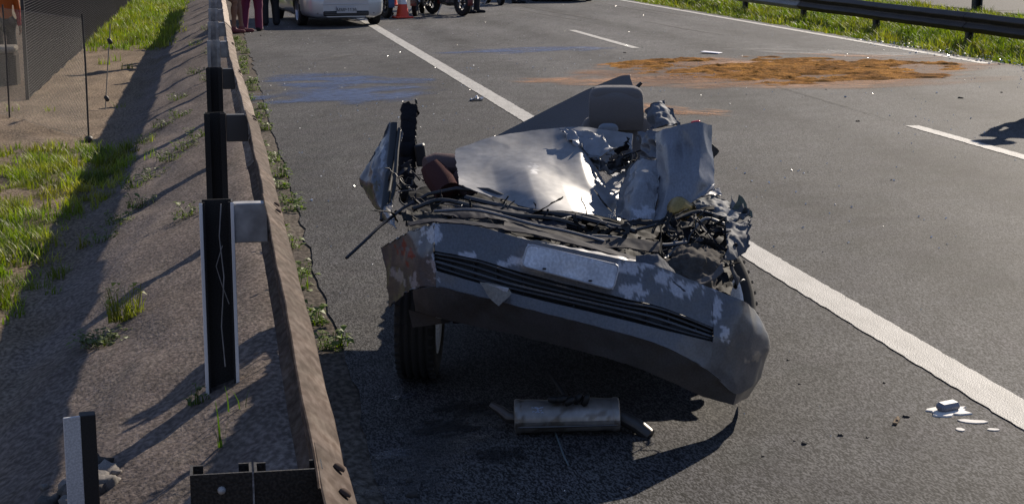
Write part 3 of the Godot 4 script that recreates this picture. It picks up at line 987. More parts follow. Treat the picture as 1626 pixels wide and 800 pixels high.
func motorcycle(label: String, at: Vector3, turn: float, tank: Color) -> Node3D:
	var t := thing("motorcycle", label, "motorcycle", at, turn, "motorcycles stopped across the far lanes")
	var black := mat(lin(0.015, 0.015, 0.016), 0.45)
	var steel := mat(lin(0.35, 0.35, 0.36), 0.3, 0.8)
	for z in [0.66, -0.62]:
		tyre(t, Vector3(0, 0.30, z), Vector3.RIGHT, 0.30, 0.11, M.rubber)
		rim(t, Vector3(0, 0.30, z), Vector3.RIGHT, 0.20, 0.08, black, 6)
		var fd := Geo.new()
		var a := []; var b := []
		for k in 9:
			var w := -0.2 + k / 8.0 * 2.2
			a.append(Vector3(-0.07, 0.30 + 0.33 * sin(w), z + 0.33 * cos(w))); b.append(Vector3(0.07, 0.30 + 0.33 * sin(w), z + 0.33 * cos(w)))
		fd.strip(a, b)
		part("fender", fd, mat(tank, 0.3, 0.2), t)
	for s in [-1, 1]:
		var fk := Geo.new()
		fk.tube([Vector3(0.085 * s, 0.30, 0.66), Vector3(0.085 * s, 0.62, 0.54), Vector3(0.085 * s, 0.95, 0.40)], [0.028, 0.024, 0.018], 8)
		part("fork", fk, steel, t)
		var sa := Geo.new()
		sa.tube([Vector3(0.09 * s, 0.30, -0.62), Vector3(0.10 * s, 0.36, -0.1)], 0.02, 6)
		sa.tube([Vector3(0.12 * s, 0.34, -0.5), Vector3(0.12 * s, 0.66, -0.38)], 0.028, 8)
		part("swing_arm", sa, black, t)
		var mr := Geo.new()
		mr.tube([Vector3(0.25 * s, 1.02, 0.3), Vector3(0.30 * s, 1.18, 0.3)], 0.006, 5)
		mr.pill(Vector3(0.31 * s, 1.21, 0.3), Vector3(0.06, 0.04, 0.015), Basis.IDENTITY, 0.7, 12, 8)
		part("mirror", mr, black, t)
	var en := Geo.new()
	en.box(Vector3(0, 0.34, 0.05), Vector3(0.28, 0.22, 0.36), Basis.IDENTITY, 0.05)
	for k in 5: en.box(Vector3(0, 0.47 + 0.025 * k, 0.12), Vector3(0.19, 0.012, 0.2), Basis.IDENTITY, 0.004)
	part("engine", en, mat(lin(0.09, 0.09, 0.095), 0.4, 0.6), t)
	var fr := Geo.new()
	fr.tube([Vector3(0, 0.9, 0.4), Vector3(0, 0.5, 0.3), Vector3(0, 0.22, 0.15), Vector3(0, 0.24, -0.2), Vector3(0, 0.6, -0.3), Vector3(0, 0.72, -0.75)], 0.022, 8)
	part("frame", fr, black, t)
	var tk := Geo.new()
	tk.pill(Vector3(0, 0.78, 0.12), Vector3(0.14, 0.11, 0.25), Basis(Vector3.RIGHT, 0.1), 0.7)
	part("tank", tk, mat(tank, 0.2, 0.3), t)
	var se := Geo.new()
	se.pill(Vector3(0, 0.77, -0.40), Vector3(0.13, 0.06, 0.34), Basis.IDENTITY, 0.6)
	part("seat", se, black, t)
	var hb := Geo.new()
	hb.tube([Vector3(-0.36, 1.0, 0.2), Vector3(-0.2, 1.03, 0.33), Vector3(0, 0.98, 0.38), Vector3(0.2, 1.03, 0.33), Vector3(0.36, 1.0, 0.2)], 0.014, 7)
	part("handlebar", hb, black, t)
	var hl := Geo.new()
	hl.pill(Vector3(0, 0.86, 0.52), Vector3(0.1, 0.1, 0.08), Basis.IDENTITY, 0.8)
	part("headlight", hl, mat(lin(0.5, 0.5, 0.52), 0.08, 0.3), t)
	var ex := Geo.new()
	ex.tube([Vector3(0.1, 0.4, 0.25), Vector3(0.13, 0.22, 0.2), Vector3(0.15, 0.22, -0.2), Vector3(0.16, 0.34, -0.75)], [0.022, 0.024, 0.04, 0.045], 10)
	part("exhaust", ex, steel, t)
	var sd := Geo.new()
	sd.tube([Vector3(-0.1, 0.25, -0.05), Vector3(-0.26, 0.01, 0.02)], 0.012, 6)
	part("kickstand", sd, steel, t)
	return t

func cone(label: String, at: Vector3) -> void:
	var t := thing("traffic_cone", label, "traffic cone", at, 0.2, "traffic cones beside the stopped motorcycles")
	var orange := mat(lin(0.62, 0.05, 0.018), 0.5)
	var b := Geo.new()
	b.box(Vector3(0, 0.02, 0), Vector3(0.38, 0.04, 0.38), Basis.IDENTITY, 0.012)
	part("base", b, orange, t)
	var R := func(y: float) -> float: return lerpf(0.145, 0.028, y / 0.72)
	var c := Geo.new()
	c.lathe([Vector2(R.call(0.0) + 0.01, 0.035), Vector2(R.call(0.04), 0.05), Vector2(R.call(0.72), 0.74), Vector2(0.02, 0.745), Vector2(0.001, 0.72)], Transform3D.IDENTITY, 28)
	part("cone_body", c, orange, t)
	for y in [0.30, 0.52]:
		var w := Geo.new()
		w.lathe([Vector2(R.call(y - 0.01) + 0.0035, y), Vector2(R.call(y + 0.10 - 0.01) + 0.0035, y + 0.10)], Transform3D.IDENTITY, 28)
		part("reflective_band", w, mat(lin(0.6, 0.6, 0.62), 0.35), t)

# ---------------------------------------------------------------- fences at the left
func chain_link(g: Geo, a: Vector3, b: Vector3, high: float, pitch: float, thick: float) -> void:
	var l := a.distance_to(b)
	var d := (b - a) / l
	var n := int((l + high) / pitch)
	for k in n:
		var s := k * pitch
		for dir in 2:
			var s0: float = s - high if dir == 0 else s
			var s1: float = s if dir == 0 else s - high
			# clip the slanting wire to the panel
			var y0 := 0.0; var y1 := high
			var x0 := s0; var x1 := s1
			if dir == 0:
				if x0 < 0: y0 = -x0; x0 = 0
				if x1 > l: y1 -= x1 - l; x1 = l
			else:
				if x1 < 0: y1 += x1; x1 = 0
				if x0 > l: y0 = x0 - l; x0 = l
			if y1 - y0 < 0.02: continue
			var p := a + d * x0 + Vector3.UP * y0; var q := a + d * x1 + Vector3.UP * y1
			g.tube([p, q], thick, 3)
	g.tube([a + Vector3.UP * high, b + Vector3.UP * high], thick * 1.3, 4)
	g.tube([a + Vector3.UP * 0.02, b + Vector3.UP * 0.02], thick * 1.3, 4)

func fences() -> void:
	var post := mat(lin(0.20, 0.19, 0.175), 0.9, 0, grain(71, 0.05, 0.6, 1.0, 256, 3), 5.0)
	var wire := mat(lin(0.045, 0.04, 0.036), 0.6, 0.3)
	var t := thing("wire_fence", "tall dense wire mesh fence with pale posts running away beside the dirt strip", "fence")
	var zs := []
	var z := -24.4
	while z > -70.0: zs.append(z); z -= 2.05
	for k in zs.size():
		var g := Geo.new()
		var y0 := ground_y(-2.7, zs[k])
		if k == 0: g.box(Vector3(-2.69, y0 + 0.95, zs[k]), Vector3(0.05, 2.3, 0.05), Basis.IDENTITY, 0.005)
		else: g.box(Vector3(-2.71, y0 + 0.95, zs[k]), Vector3(0.045, 2.3, 0.045), Basis.IDENTITY, 0.008)
		part("post", g, wire if k == 0 else post, t)
		if k == 0: continue
		var p := Geo.new()
		var a := Vector3(-2.68, ground_y(-2.68, zs[k - 1]) - 0.02, zs[k - 1]); var b := Vector3(-2.68, ground_y(-2.68, zs[k]) - 0.02, zs[k])
		var n := 0
		while n < 52:                                               # close-set level wires
			p.tube([a + Vector3.UP * n * 0.04, b + Vector3.UP * n * 0.04], 0.0055, 3)
			n += 1
		for q in 30: p.tube([a.lerp(b, q / 30.0), a.lerp(b, q / 30.0) + Vector3.UP * 2.06], 0.0055, 3)
		tag(part("mesh_panel", p, wire, t), "", "", "", "stuff")
	var u := thing("wire_fence", "thin sagging chain link panel between two dark stakes in front of the dirt strip", "fence")
	var s0 := Vector3(-2.669, -0.5, -22.032)
	var s1 := Vector3(-1.477, -0.5, -19.333)
	for s in [s0, s1]:
		var g := Geo.new()
		g.tube([s - Vector3.UP * 0.1, s + Vector3(0.005, 0.9, 0), s + Vector3(-0.005, 1.45, 0)], 0.012, 6)
		part("stake", g, wire, u)
	var foot := Geo.new()
	foot.pill(s1 + Vector3(0, 0.02, 0), Vector3(0.05, 0.045, 0.05), Basis.IDENTITY, 0.9, 10, 7)
	part("stake_foot", foot, wire, u)
	var g := Geo.new()
	chain_link(g, s0 + Vector3(0.01, 0, 0), s1, 1.4, 0.05, 0.0011)
	var edge := s0 + (s0 - s1) * 1.6
	chain_link(g, edge, s0, 1.4, 0.05, 0.0011)
	tag(part("mesh_panel", g, mat(lin(0.10, 0.095, 0.09), 0.5, 0.5), u), "", "", "", "stuff")
	var v := thing("leaning_stake", "thin pale leaning stake with black rags tied on it in the dirt", "stake")
	var b0 := Vector3(-1.51, -0.5, -22.744)
	var g2 := Geo.new()
	g2.tube([b0 - Vector3.UP * 0.1, b0 + Vector3(0.06, 0.5, 0), b0 + Vector3(0.13, 1.15, 0)], 0.008, 5)
	part("stick", g2, mat(lin(0.2, 0.18, 0.15), 0.8), v)
	for y in [0.92, 0.15]:
		var r := Geo.new()
		r.pill(b0 + Vector3(0.02 + 0.1 * y, y, 0), Vector3(0.03, 0.045, 0.025), Basis(Vector3.BACK, 0.5), 0.8, 10, 8)
		part("rag", r, wire, v)

# ---------------------------------------------------------------- the wreck: rear half of a crushed hatchback
func scraper(base: Color, chip: Color, spots: Array, s: int, grime := 0.35) -> Callable:
	var n1 := noise(s, 13.0, 5); var n2 := noise(s + 1, 2.2, 3); var n3 := noise(s + 2, 40.0, 2)
	return func(_t: Vector2, p: Vector3) -> Color:
		var c := base * (1.0 + 0.18 * n2.get_noise_3dv(p))
		c = c.lerp(Color(0.045, 0.034, 0.024), clampf(grime * (0.35 + 1.3 * n2.get_noise_3dv(p * 1.7 + Vector3(3, 3, 3)) + 0.5 * n1.get_noise_3dv(p)), 0, 0.8))
		for q in spots:
			var e: Vector3 = (p - q[0]) / (q[1] as Vector3)
			var v := 1.0 - e.length() + 1.0 * n1.get_noise_3dv(p * 1.3) + 0.25 * n3.get_noise_3dv(p)
			if v > 0.42: c = c.lerp(q[2] if q.size() > 2 else chip, clampf((v - 0.42) * 9.0, 0, 1))
		c.a = 1.0
		return c

func cols(rows: Array, a: int, b: int, r0 := 0, r1 := 99) -> Array:
	var out := []
	for j in range(r0, mini(r1, rows.size() - 1) + 1): out.append(rows[j].slice(a, b + 1))
	return out

func wreck() -> void:
	var t := thing("wrecked_car", "crushed grey car wreck, only its rear half left, lying on the shoulder", "wrecked car", Vector3.ZERO)
	t.transform = Transform3D(Basis(Vector3.UP, -YAW), Vector3.ZERO) * Transform3D(Basis.IDENTITY, Vector3(0.35, 0, -7.3))
	var dull := mat(Color.WHITE, 0.75, 0.0, M.fine, 5.0)
	dull.metallic_specular = 0.3
	var paint := mat(Color.WHITE, 0.38, 0.25, M.fine, 5.0)
	paint.clearcoat_enabled = true; paint.clearcoat = 0.35; paint.clearcoat_roughness = 0.2
	var silver := mat(Color.WHITE, 0.5, 0.4, M.brushed, 2.2)
	var blackplastic := mat(Color.WHITE, 0.48, 0.0, M.fine, 6.0)
	var darksteel := mat(Color.WHITE, 0.72, 0.0, M.fine, 6.0)
	darksteel.metallic_specular = 0.18
	var cloth := mat(lin(0.21, 0.195, 0.19), 0.95, 0, M.cloth, 9.0, M.weave, 0.5)
	cloth.rim_enabled = true; cloth.rim = 0.5; cloth.rim_tint = 0.3
	var matte := mat(Color.WHITE, 0.9, 0, M.fine, 5.0)
	var white := Color(0.42, 0.43, 0.47)
	var grey := Color(0.118, 0.123, 0.135)

	# -- rear bumper
	var BR := [
		[Vector3(-0.882, 0.644, 0.83), Vector3(-0.735, 0.76, 1.07), Vector3(-0.646, 0.799, 1.15), Vector3(-0.477, 0.792, 1.19), Vector3(-0.298, 0.751, 1.23), Vector3(0.058, 0.68, 1.25), Vector3(0.21, 0.644, 1.23), Vector3(0.414, 0.55, 1.18), Vector3(0.54, 0.494, 1.15), Vector3(0.612, 0.417, 0.97), Vector3(0.596, 0.42, 0.85)],
		[Vector3(-0.858, 0.549, 0.87), Vector3(-0.734, 0.669, 1.11), Vector3(-0.643, 0.705, 1.22), Vector3(-0.476, 0.679, 1.26), Vector3(-0.298, 0.634, 1.3), Vector3(0.055, 0.547, 1.32), Vector3(0.211, 0.506, 1.3), Vector3(0.416, 0.414, 1.25), Vector3(0.532, 0.411, 1.19), Vector3(0.648, 0.349, 1.01), Vector3(0.633, 0.336, 0.88)],
		[Vector3(-0.848, 0.458, 0.88), Vector3(-0.734, 0.587, 1.12), Vector3(-0.638, 0.634, 1.25), Vector3(-0.475, 0.594, 1.29), Vector3(-0.298, 0.552, 1.33), Vector3(0.054, 0.47, 1.35), Vector3(0.222, 0.423, 1.33), Vector3(0.411, 0.364, 1.28), Vector3(0.528, 0.322, 1.2), Vector3(0.668, 0.285, 1.02), Vector3(0.652, 0.254, 0.9)],
		[Vector3(-0.843, 0.408, 0.89), Vector3(-0.734, 0.534, 1.13), Vector3(-0.637, 0.575, 1.27), Vector3(-0.475, 0.55, 1.31), Vector3(-0.298, 0.511, 1.35), Vector3(0.054, 0.424, 1.37), Vector3(0.233, 0.36, 1.35), Vector3(0.402, 0.254, 1.3), Vector3(0.517, 0.139, 1.21), Vector3(0.636, 0.154, 1.03), Vector3(0.634, 0.121, 0.91)],
		[Vector3(-0.791, 0.362, 0.85), Vector3(-0.725, 0.442, 1.09), Vector3(-0.622, 0.438, 1.2), Vector3(-0.477, 0.414, 1.24), Vector3(-0.298, 0.384, 1.28), Vector3(0.06, 0.293, 1.3), Vector3(0.242, 0.214, 1.28), Vector3(0.389, 0.135, 1.23), Vector3(0.51, 0.087, 1.18), Vector3(0.594, 0.06, 0.99), Vector3(0.592, 0.025, 0.87)],
	]
	var spots := [
		[Vector3(-0.66, 0.765, 1.2), Vector3(0.06, 0.07, 0.2), white], [Vector3(-0.647, 0.658, 1.25), Vector3(0.035, 0.08, 0.2), white], [Vector3(-0.723, 0.577, 1.1), Vector3(0.03, 0.06, 0.2), white], [Vector3(-0.803, 0.556, 1), Vector3(0.055, 0.05, 0.2), white],
		[Vector3(-0.774, 0.667, 1.05), Vector3(0.075, 0.05, 0.2), Color(0.24, 0.03, 0.025)], [Vector3(-0.345, 0.677, 1.25), Vector3(0.08, 0.03, 0.2), white], [Vector3(0.092, 0.567, 1.3), Vector3(0.07, 0.05, 0.2), white],
		[Vector3(0.31, 0.565, 1.25), Vector3(0.12, 0.05, 0.25), white], [Vector3(0.122, 0.648, 1.2), Vector3(0.10, 0.04, 0.25), white], [Vector3(0.431, 0.487, 1.25), Vector3(0.03, 0.09, 0.2), white], [Vector3(0.463, 0.401, 1.2), Vector3(0.04, 0.05, 0.2), white],
		[Vector3(0.206, 0.618, 1.2), Vector3(0.07, 0.035, 0.25), white], [Vector3(-0.511, 0.694, 1.25), Vector3(0.05, 0.015, 0.2), white], [Vector3(0.61, 0.262, 1.05), Vector3(0.08, 0.03, 0.3), Color(0.30, 0.26, 0.21)]]
	var bt := scraper(grey, white, spots, 201, 0.16)
	var g := Geo.new()
	sheet(g, cols(BR, 2, 7, 0, 1), {"nu": 150, "nv": 16, "thick": 0.004, "soft": 0.9, "amp": 0.004, "freq": 5.0, "seed": 5, "tint": bt})
	var bumper := part("bumper", g, paint, t)
	g = Geo.new()
	sheet(g, cols(BR, 2, 7, 2, 3), {"nu": 130, "nv": 10, "thick": 0.004, "soft": 0.9, "amp": 0.004, "freq": 4.0, "seed": 6, "tint": bt})
	part("lower_moulding", g, paint, bumper)
	var vt := scraper(Color(0.09, 0.088, 0.09), Color(0.1, 0.09, 0.08), [], 207, 0.5)
	g = Geo.new()
	sheet(g, cols(BR, 1, 8, 3, 4), {"nu": 120, "nv": 10, "thick": 0.004, "soft": 0.9, "amp": 0.006, "freq": 3.0, "seed": 7, "tint": vt})
	part("valance", g, blackplastic, bumper)
	g = Geo.new()
	sheet(g, cols(BR, 0, 2, 0, 3), {"nu": 50, "nv": 60, "thick": 0.004, "soft": 0.75, "amp": 0.006, "freq": 4.0, "seed": 8, "jag": 0.012, "tint": bt})
	part("torn_corner", g, paint, bumper).set_meta("label", "torn bumper end with red and white scrapes")
	g = Geo.new()
	sheet(g, cols(BR, 7, 10, 0, 3), {"nu": 60, "nv": 60, "thick": 0.004, "soft": 0.85, "amp": 0.006, "freq": 3.0, "seed": 9, "tint": bt})
	sheet(g, cols(BR, 8, 10, 3, 4), {"nu": 24, "nv": 10, "thick": 0.004, "soft": 0.85, "amp": 0.004, "freq": 3.0, "seed": 10, "tint": bt})
	part("dented_corner", g, paint, bumper).set_meta("label", "dented bumper end resting on the asphalt")
	# grille slot: a recessed back with ribs and level slats
	g = Geo.new()
	var back := []
	for j in [1, 2]:
		var row := []
		for p in BR[j].slice(2, 8): row.append(p + Vector3(0, 0, -0.05))
		back.append(row)
	g.col = Color(0.024, 0.024, 0.026)
	sheet(g, back, {"nu": 40, "nv": 3, "thick": 0.004, "soft": 0.9})
	g.strip(BR[1].slice(2, 8), back[0]); g.strip(BR[2].slice(2, 8), back[1])
	g.strip([BR[1][2], BR[2][2]], [back[0][0], back[1][0]]); g.strip([BR[1][7], BR[2][7]], [back[0][5], back[1][5]])
	part("grille_slot", g, blackplastic, bumper)
	for s in 4:
		g = Geo.new()
		g.col = Color(0.085, 0.088, 0.095)
		var line := []
		for k in 31:
			var u := k / 30.0
			var a := spline(BR[1].slice(2, 8), u); var b := spline(BR[2].slice(2, 8), u)
			var w: float = [0.16, 0.42, 0.62, 0.86][s]
			line.append(a.lerp(b, w) + Vector3(0, 0.004 * sin(u * 9.0 + s), -0.012 - 0.012 * (s % 2)))
		g.tube(line, 0.0075, 6, 0.8)
		part("slat", g, blackplastic, bumper)
	for k in 9:
		g = Geo.new()
		g.col = Color(0.03, 0.03, 0.032)
		var u := 0.07 + k * 0.108
		g.tube([spline(BR[1].slice(2, 8), u) + Vector3(0, 0, -0.03), spline(BR[2].slice(2, 8), u) + Vector3(0, 0, -0.03)], 0.006, 5)
		part("rib", g, blackplastic, bumper)
	# licence plate, its characters gone, in a pale frame
	g = Geo.new()
	g.col = Color(0.30, 0.325, 0.36)
	var pq := [Vector3(-0.291, 0.745, 1.29), Vector3(0.052, 0.668, 1.31), Vector3(0.027, 0.583, 1.35), Vector3(-0.315, 0.67, 1.33)]
	var pl := []
	for k in 4:                                                        # rounded corners
		var a: Vector3 = pq[k]; var p: Vector3 = pq[(k + 3) % 4]; var n: Vector3 = pq[(k + 1) % 4]
		pl.append(a + (p - a).normalized() * 0.016); pl.append(a + (p - a).normalized() * 0.005 + (n - a).normalized() * 0.005); pl.append(a + (n - a).normalized() * 0.016)
	var pt := noise(301, 7.0, 3)
	sheet(g, [[pq[0], (pq[0] + pq[1]) * 0.5 + Vector3(0, 0.002, 0.006), pq[1]], [pq[3], (pq[3] + pq[2]) * 0.5 + Vector3(0, 0, -0.004), pq[2]]], {"nu": 60, "nv": 20, "thick": 0.002, "soft": 1.0, "amp": 0.002, "freq": 7.0,
		"tint": func(_u: Vector2, p: Vector3) -> Color: return Color(0.60, 0.62, 0.66) * (1.0 + 0.3 * pt.get_noise_3dv(p))})
	var plate := part("licence_plate", g, mat(Color.WHITE, 0.42, 0.25, M.fine, 4.0), bumper)
	plate.set_meta("label", "blank pale licence plate")
	g = Geo.new()
	g.col = Color(0.4, 0.41, 0.43)
	var ring := []
	for p in pl: ring.append(p + Vector3(0, 0, 0.002))
	ring.append(ring[0])
	g.tube(ring, 0.0035, 5)
	part("plate_rim", g, mat(Color.WHITE, 0.4, 0.3), plate)
	for u in [0.25, 0.75]:
		g = Geo.new()
		g.col = Color(0.02, 0.02, 0.02)
		g.pill((pq[3] as Vector3).lerp(pq[2], u) + Vector3(0, 0.012, 0.004), Vector3(0.008, 0.004, 0.003), Basis.IDENTITY, 0.8, 8, 6)
		part("screw", g, blackplastic, plate)
	# paler metal lip over the plate
	g = Geo.new()
	g.col = Color(0.22, 0.22, 0.225)
	sheet(g, [[Vector3(-0.333, 0.73, 1.08), Vector3(-0.139, 0.701, 1.1), Vector3(0.067, 0.663, 1.12), Vector3(0.19, 0.63, 1.1)], [Vector3(-0.329, 0.739, 1.22), Vector3(-0.143, 0.712, 1.24), Vector3(0.058, 0.672, 1.25), Vector3(0.172, 0.637, 1.23)]], {"nu": 60, "nv": 6, "thick": 0.004, "soft": 0.8, "amp": 0.006, "freq": 6.0, "seed": 14, "jag": 0.01})
	part("plate_housing", g, silver, bumper)
	g = Geo.new()
	g.col = Color(0.26, 0.24, 0.21)
	shard(g, [Vector3(-0.47, 0.605, 1.33), Vector3(-0.366, 0.59, 1.36), Vector3(-0.352, 0.575, 1.38), Vector3(-0.399, 0.532, 1.4), Vector3(-0.432, 0.554, 1.37)], Vector3(0, 0.002, -0.004), 0.05, 3)
	g.col = Color(0.5, 0.5, 0.52)
	shard(g, [Vector3(-0.437, 0.6, 1.34), Vector3(-0.362, 0.59, 1.37), Vector3(-0.376, 0.558, 1.37)], Vector3(0, 0.002, -0.004), 0.05, 4)
	part("hanging_flap", g, matte, bumper)

	# -- tailgate and roof skins
	var metal := Color(0.235, 0.235, 0.24)
	var st := scraper(metal, white, [[Vector3(-0.245, 0.835, 0), Vector3(0.05, 0.03, 0.2), Color(0.5, 0.5, 0.5)]], 211, 0.12)
	g = Geo.new()
	sheet(g, [
		[Vector3(-0.622, 0.876, -0.42), Vector3(-0.45, 0.918, -0.52), Vector3(-0.298, 0.936, -0.6), Vector3(-0.145, 0.952, -0.62), Vector3(-0.009, 0.962, -0.58), Vector3(0.115, 0.95, -0.56), Vector3(0.232, 0.939, -0.5)],
		[Vector3(-0.618, 0.845, -0.3), Vector3(-0.448, 0.87, -0.38), Vector3(-0.305, 0.876, -0.42), Vector3(-0.148, 0.893, -0.48), Vector3(-0.03, 0.916, -0.44), Vector3(0.086, 0.859, -0.46), Vector3(0.218, 0.864, -0.38)],
		[Vector3(-0.608, 0.821, -0.18), Vector3(-0.447, 0.836, -0.24), Vector3(-0.3, 0.841, -0.22), Vector3(-0.153, 0.845, -0.3), Vector3(-0.03, 0.848, -0.28), Vector3(0.067, 0.776, -0.26), Vector3(0.192, 0.759, -0.24)],
		[Vector3(-0.599, 0.803, -0.08), Vector3(-0.43, 0.797, -0.1), Vector3(-0.279, 0.818, 0), Vector3(-0.136, 0.792, -0.04), Vector3(-0.006, 0.763, -0.02), Vector3(0.072, 0.718, 0.02), Vector3(0.156, 0.691, -0.04)],
		[Vector3(-0.593, 0.795, 0.02), Vector3(-0.415, 0.762, 0.08), Vector3(-0.259, 0.773, 0.24), Vector3(-0.109, 0.747, 0.2), Vector3(0.018, 0.697, 0.1), Vector3(0.088, 0.664, 0.06), Vector3(0.147, 0.643, 0.02)],
		[Vector3(-0.589, 0.784, 0.08), Vector3(-0.408, 0.728, 0.2), Vector3(-0.234, 0.723, 0.405), Vector3(-0.083, 0.707, 0.375), Vector3(0.033, 0.667, 0.24), Vector3(0.097, 0.647, 0.19), Vector3(0.132, 0.631, 0.16)]],
		{"nu": 110, "nv": 84, "thick": 0.003, "soft": 0.62, "amp": 0.004, "freq": 2.0, "seed": 21, "jag": 0.006, "tint": st,
		"holes": [PackedVector2Array([Vector2(0.70, 0.20), Vector2(0.77, 0.26), Vector2(0.85, 0.30), Vector2(0.96, 0.12), Vector2(1.01, 0.2), Vector2(0.97, 0.34), Vector2(0.90, 0.41), Vector2(0.86, 0.46), Vector2(0.8, 0.38), Vector2(0.74, 0.35)]), PackedVector2Array([Vector2(0.70, 0.60), Vector2(0.74, 0.62), Vector2(0.86, 0.80), Vector2(0.88, 0.86), Vector2(0.78, 0.76)])]})
	part("tailgate_skin", g, silver, t).set_meta("label", "crumpled silver tailgate skin with a torn hole")
	# metal folded down into the tear
	g = Geo.new()
	g.col = Color(0.16, 0.17, 0.19)
	sheet(g, [[Vector3(-0.032, 0.924, -0.38), Vector3(0.055, 0.848, -0.32), Vector3(0.127, 0.845, -0.3), Vector3(0.216, 0.896, -0.36)], [Vector3(-0.014, 0.862, -0.44), Vector3(0.057, 0.789, -0.36), Vector3(0.13, 0.786, -0.34), Vector3(0.2, 0.807, -0.36)], [Vector3(0.02, 0.812, -0.32), Vector3(0.053, 0.776, -0.28), Vector3(0.111, 0.768, -0.26), Vector3(0.156, 0.776, -0.28)]], {"nu": 40, "nv": 20, "thick": 0.003, "soft": 0.5, "amp": 0.03, "freq": 7.0, "seed": 23, "jag": 0.03})
	part("folded_edge", g, silver, t)
	g = Geo.new()
	g.col = Color(0.26, 0.27, 0.29)
	sheet(g, [[Vector3(-0.131, 0.953, -0.56), Vector3(-0.012, 0.957, -0.5), Vector3(0.077, 0.941, -0.48)], [Vector3(-0.075, 0.919, -0.42), Vector3(0.013, 0.87, -0.38), Vector3(0.112, 0.903, -0.4)], [Vector3(-0.037, 0.879, -0.4), Vector3(0.04, 0.83, -0.32), Vector3(0.159, 0.887, -0.34)]], {"nu": 30, "nv": 20, "thick": 0.003, "soft": 0.4, "amp": 0.02, "freq": 6.0, "seed": 25, "jag": 0.02})
	part("buckled_panel", g, silver, t)
	g = Geo.new()
	var rt := scraper(Color(0.19, 0.20, 0.225), white, [[Vector3(0.277, 0.944, 0), Vector3(0.05, 0.09, 0.3), Color(0.3, 0.31, 0.33)]], 213, 0.12)
	sheet(g, [
		[Vector3(0.301, 0.986, -0.12), Vector3(0.338, 1.013, -0.06), Vector3(0.419, 1.043, -0.02), Vector3(0.49, 1.056, 0.02), Vector3(0.551, 1.035, -0.04)],
		[Vector3(0.303, 0.913, -0.06), Vector3(0.348, 0.94, 0.06), Vector3(0.417, 0.946, 0.02), Vector3(0.484, 0.945, 0.1), Vector3(0.553, 0.909, 0.02)],
		[Vector3(0.3, 0.801, 0.06), Vector3(0.347, 0.828, 0.18), Vector3(0.413, 0.836, 0.16), Vector3(0.469, 0.836, 0.2), Vector3(0.549, 0.796, 0.12)],
		[Vector3(0.28, 0.693, 0.18), Vector3(0.319, 0.726, 0.24), Vector3(0.384, 0.754, 0.24), Vector3(0.457, 0.775, 0.22), Vector3(0.549, 0.788, 0.14)],
		[Vector3(0.263, 0.645, 0.26), Vector3(0.298, 0.658, 0.3), Vector3(0.343, 0.677, 0.28), Vector3(0.41, 0.718, 0.26), Vector3(0.539, 0.778, 0.18)]],
		{"nu": 50, "nv": 60, "thick": 0.004, "soft": 0.5, "amp": 0.008, "freq": 2.6, "seed": 27, "jag": 0.006, "tint": rt})
	part("quarter_panel", g, paint, t)
	g = Geo.new()
	sheet(g, [
		[Vector3(0.208, 0.847, -0.16), Vector3(0.249, 0.878, -0.1), Vector3(0.313, 0.887, -0.04)],
		[Vector3(0.159, 0.777, -0.1), Vector3(0.227, 0.816, 0.06), Vector3(0.309, 0.804, 0.08)],
		[Vector3(0.125, 0.697, 0), Vector3(0.189, 0.73, 0.2), Vector3(0.291, 0.716, 0.18)],
		[Vector3(0.108, 0.641, 0.14), Vector3(0.163, 0.649, 0.28), Vector3(0.274, 0.651, 0.26)]],
		{"nu": 40, "nv": 50, "thick": 0.004, "soft": 0.7, "amp": 0.010, "freq": 5.0, "seed": 28, "jag": 0.02, "tint": scraper(Color(0.22, 0.225, 0.24), white, [[Vector3(0.22, 0.677, 0.25), Vector3(0.07, 0.04, 0.3)]], 215, 0.2)})
	part("inner_panel", g, paint, t)
	g = Geo.new()
	g.col = Color(0.115, 0.125, 0.145)
	sheet(g, [[Vector3(0.227, 0.95, -0.36), Vector3(0.268, 0.978, -0.28), Vector3(0.325, 0.996, -0.2)], [Vector3(0.236, 0.892, -0.3), Vector3(0.276, 0.903, -0.22), Vector3(0.323, 0.911, -0.16)], [Vector3(0.241, 0.83, -0.28), Vector3(0.275, 0.841, -0.2), Vector3(0.322, 0.867, -0.14)]], {"nu": 24, "nv": 24, "thick": 0.003, "soft": 0.3, "amp": 0.03, "freq": 5.0, "seed": 29, "jag": 0.01})
	part("folded_panel", g, paint, t)
	# crumpled remains behind the right hand panel
	g = Geo.new()
	var wt := scraper(Color(0.14, 0.155, 0.18), white, [], 217, 0.1)
	sheet(g, [[Vector3(0.299, 1.03, -0.6), Vector3(0.325, 1.071, -0.56), Vector3(0.353, 1.092, -0.54), Vector3(0.377, 1.085, -0.6)], [Vector3(0.3, 1.013, -0.54), Vector3(0.333, 1.042, -0.44), Vector3(0.379, 1.05, -0.48), Vector3(0.417, 1.029, -0.56)], [Vector3(0.316, 0.96, -0.5), Vector3(0.349, 0.975, -0.4), Vector3(0.398, 0.979, -0.42), Vector3(0.454, 0.975, -0.5)]], {"nu": 34, "nv": 34, "thick": 0.003, "soft": 0.3, "amp": 0.018, "freq": 5.0, "seed": 31, "jag": 0.02, "tint": wt})
	part("crumpled_pillar", g, dull, t)
	g = Geo.new()
	g.col = Color(0.5, 0.012, 0.015)
	g.pill(Vector3(0.473, 1.051, 0), Vector3(0.022, 0.008, 0.012), Basis(Vector3.BACK, 0.15), 0.6, 10, 8)
	part("red_lamp_piece", g, mat(Color.WHITE, 0.2), t)
	g = Geo.new()
	g.col = Color(0.02, 0.02, 0.022)
	shard(g, [Vector3(0.561, 0.942, -0.1), Vector3(0.598, 0.905, -0.12), Vector3(0.565, 0.867, -0.1)], Vector3(0, 0, -0.02), 0.03, 5)
	part("black_trim", g, blackplastic, t)
	g = Geo.new()
	g.col = Color(0.25, 0.25, 0.26)
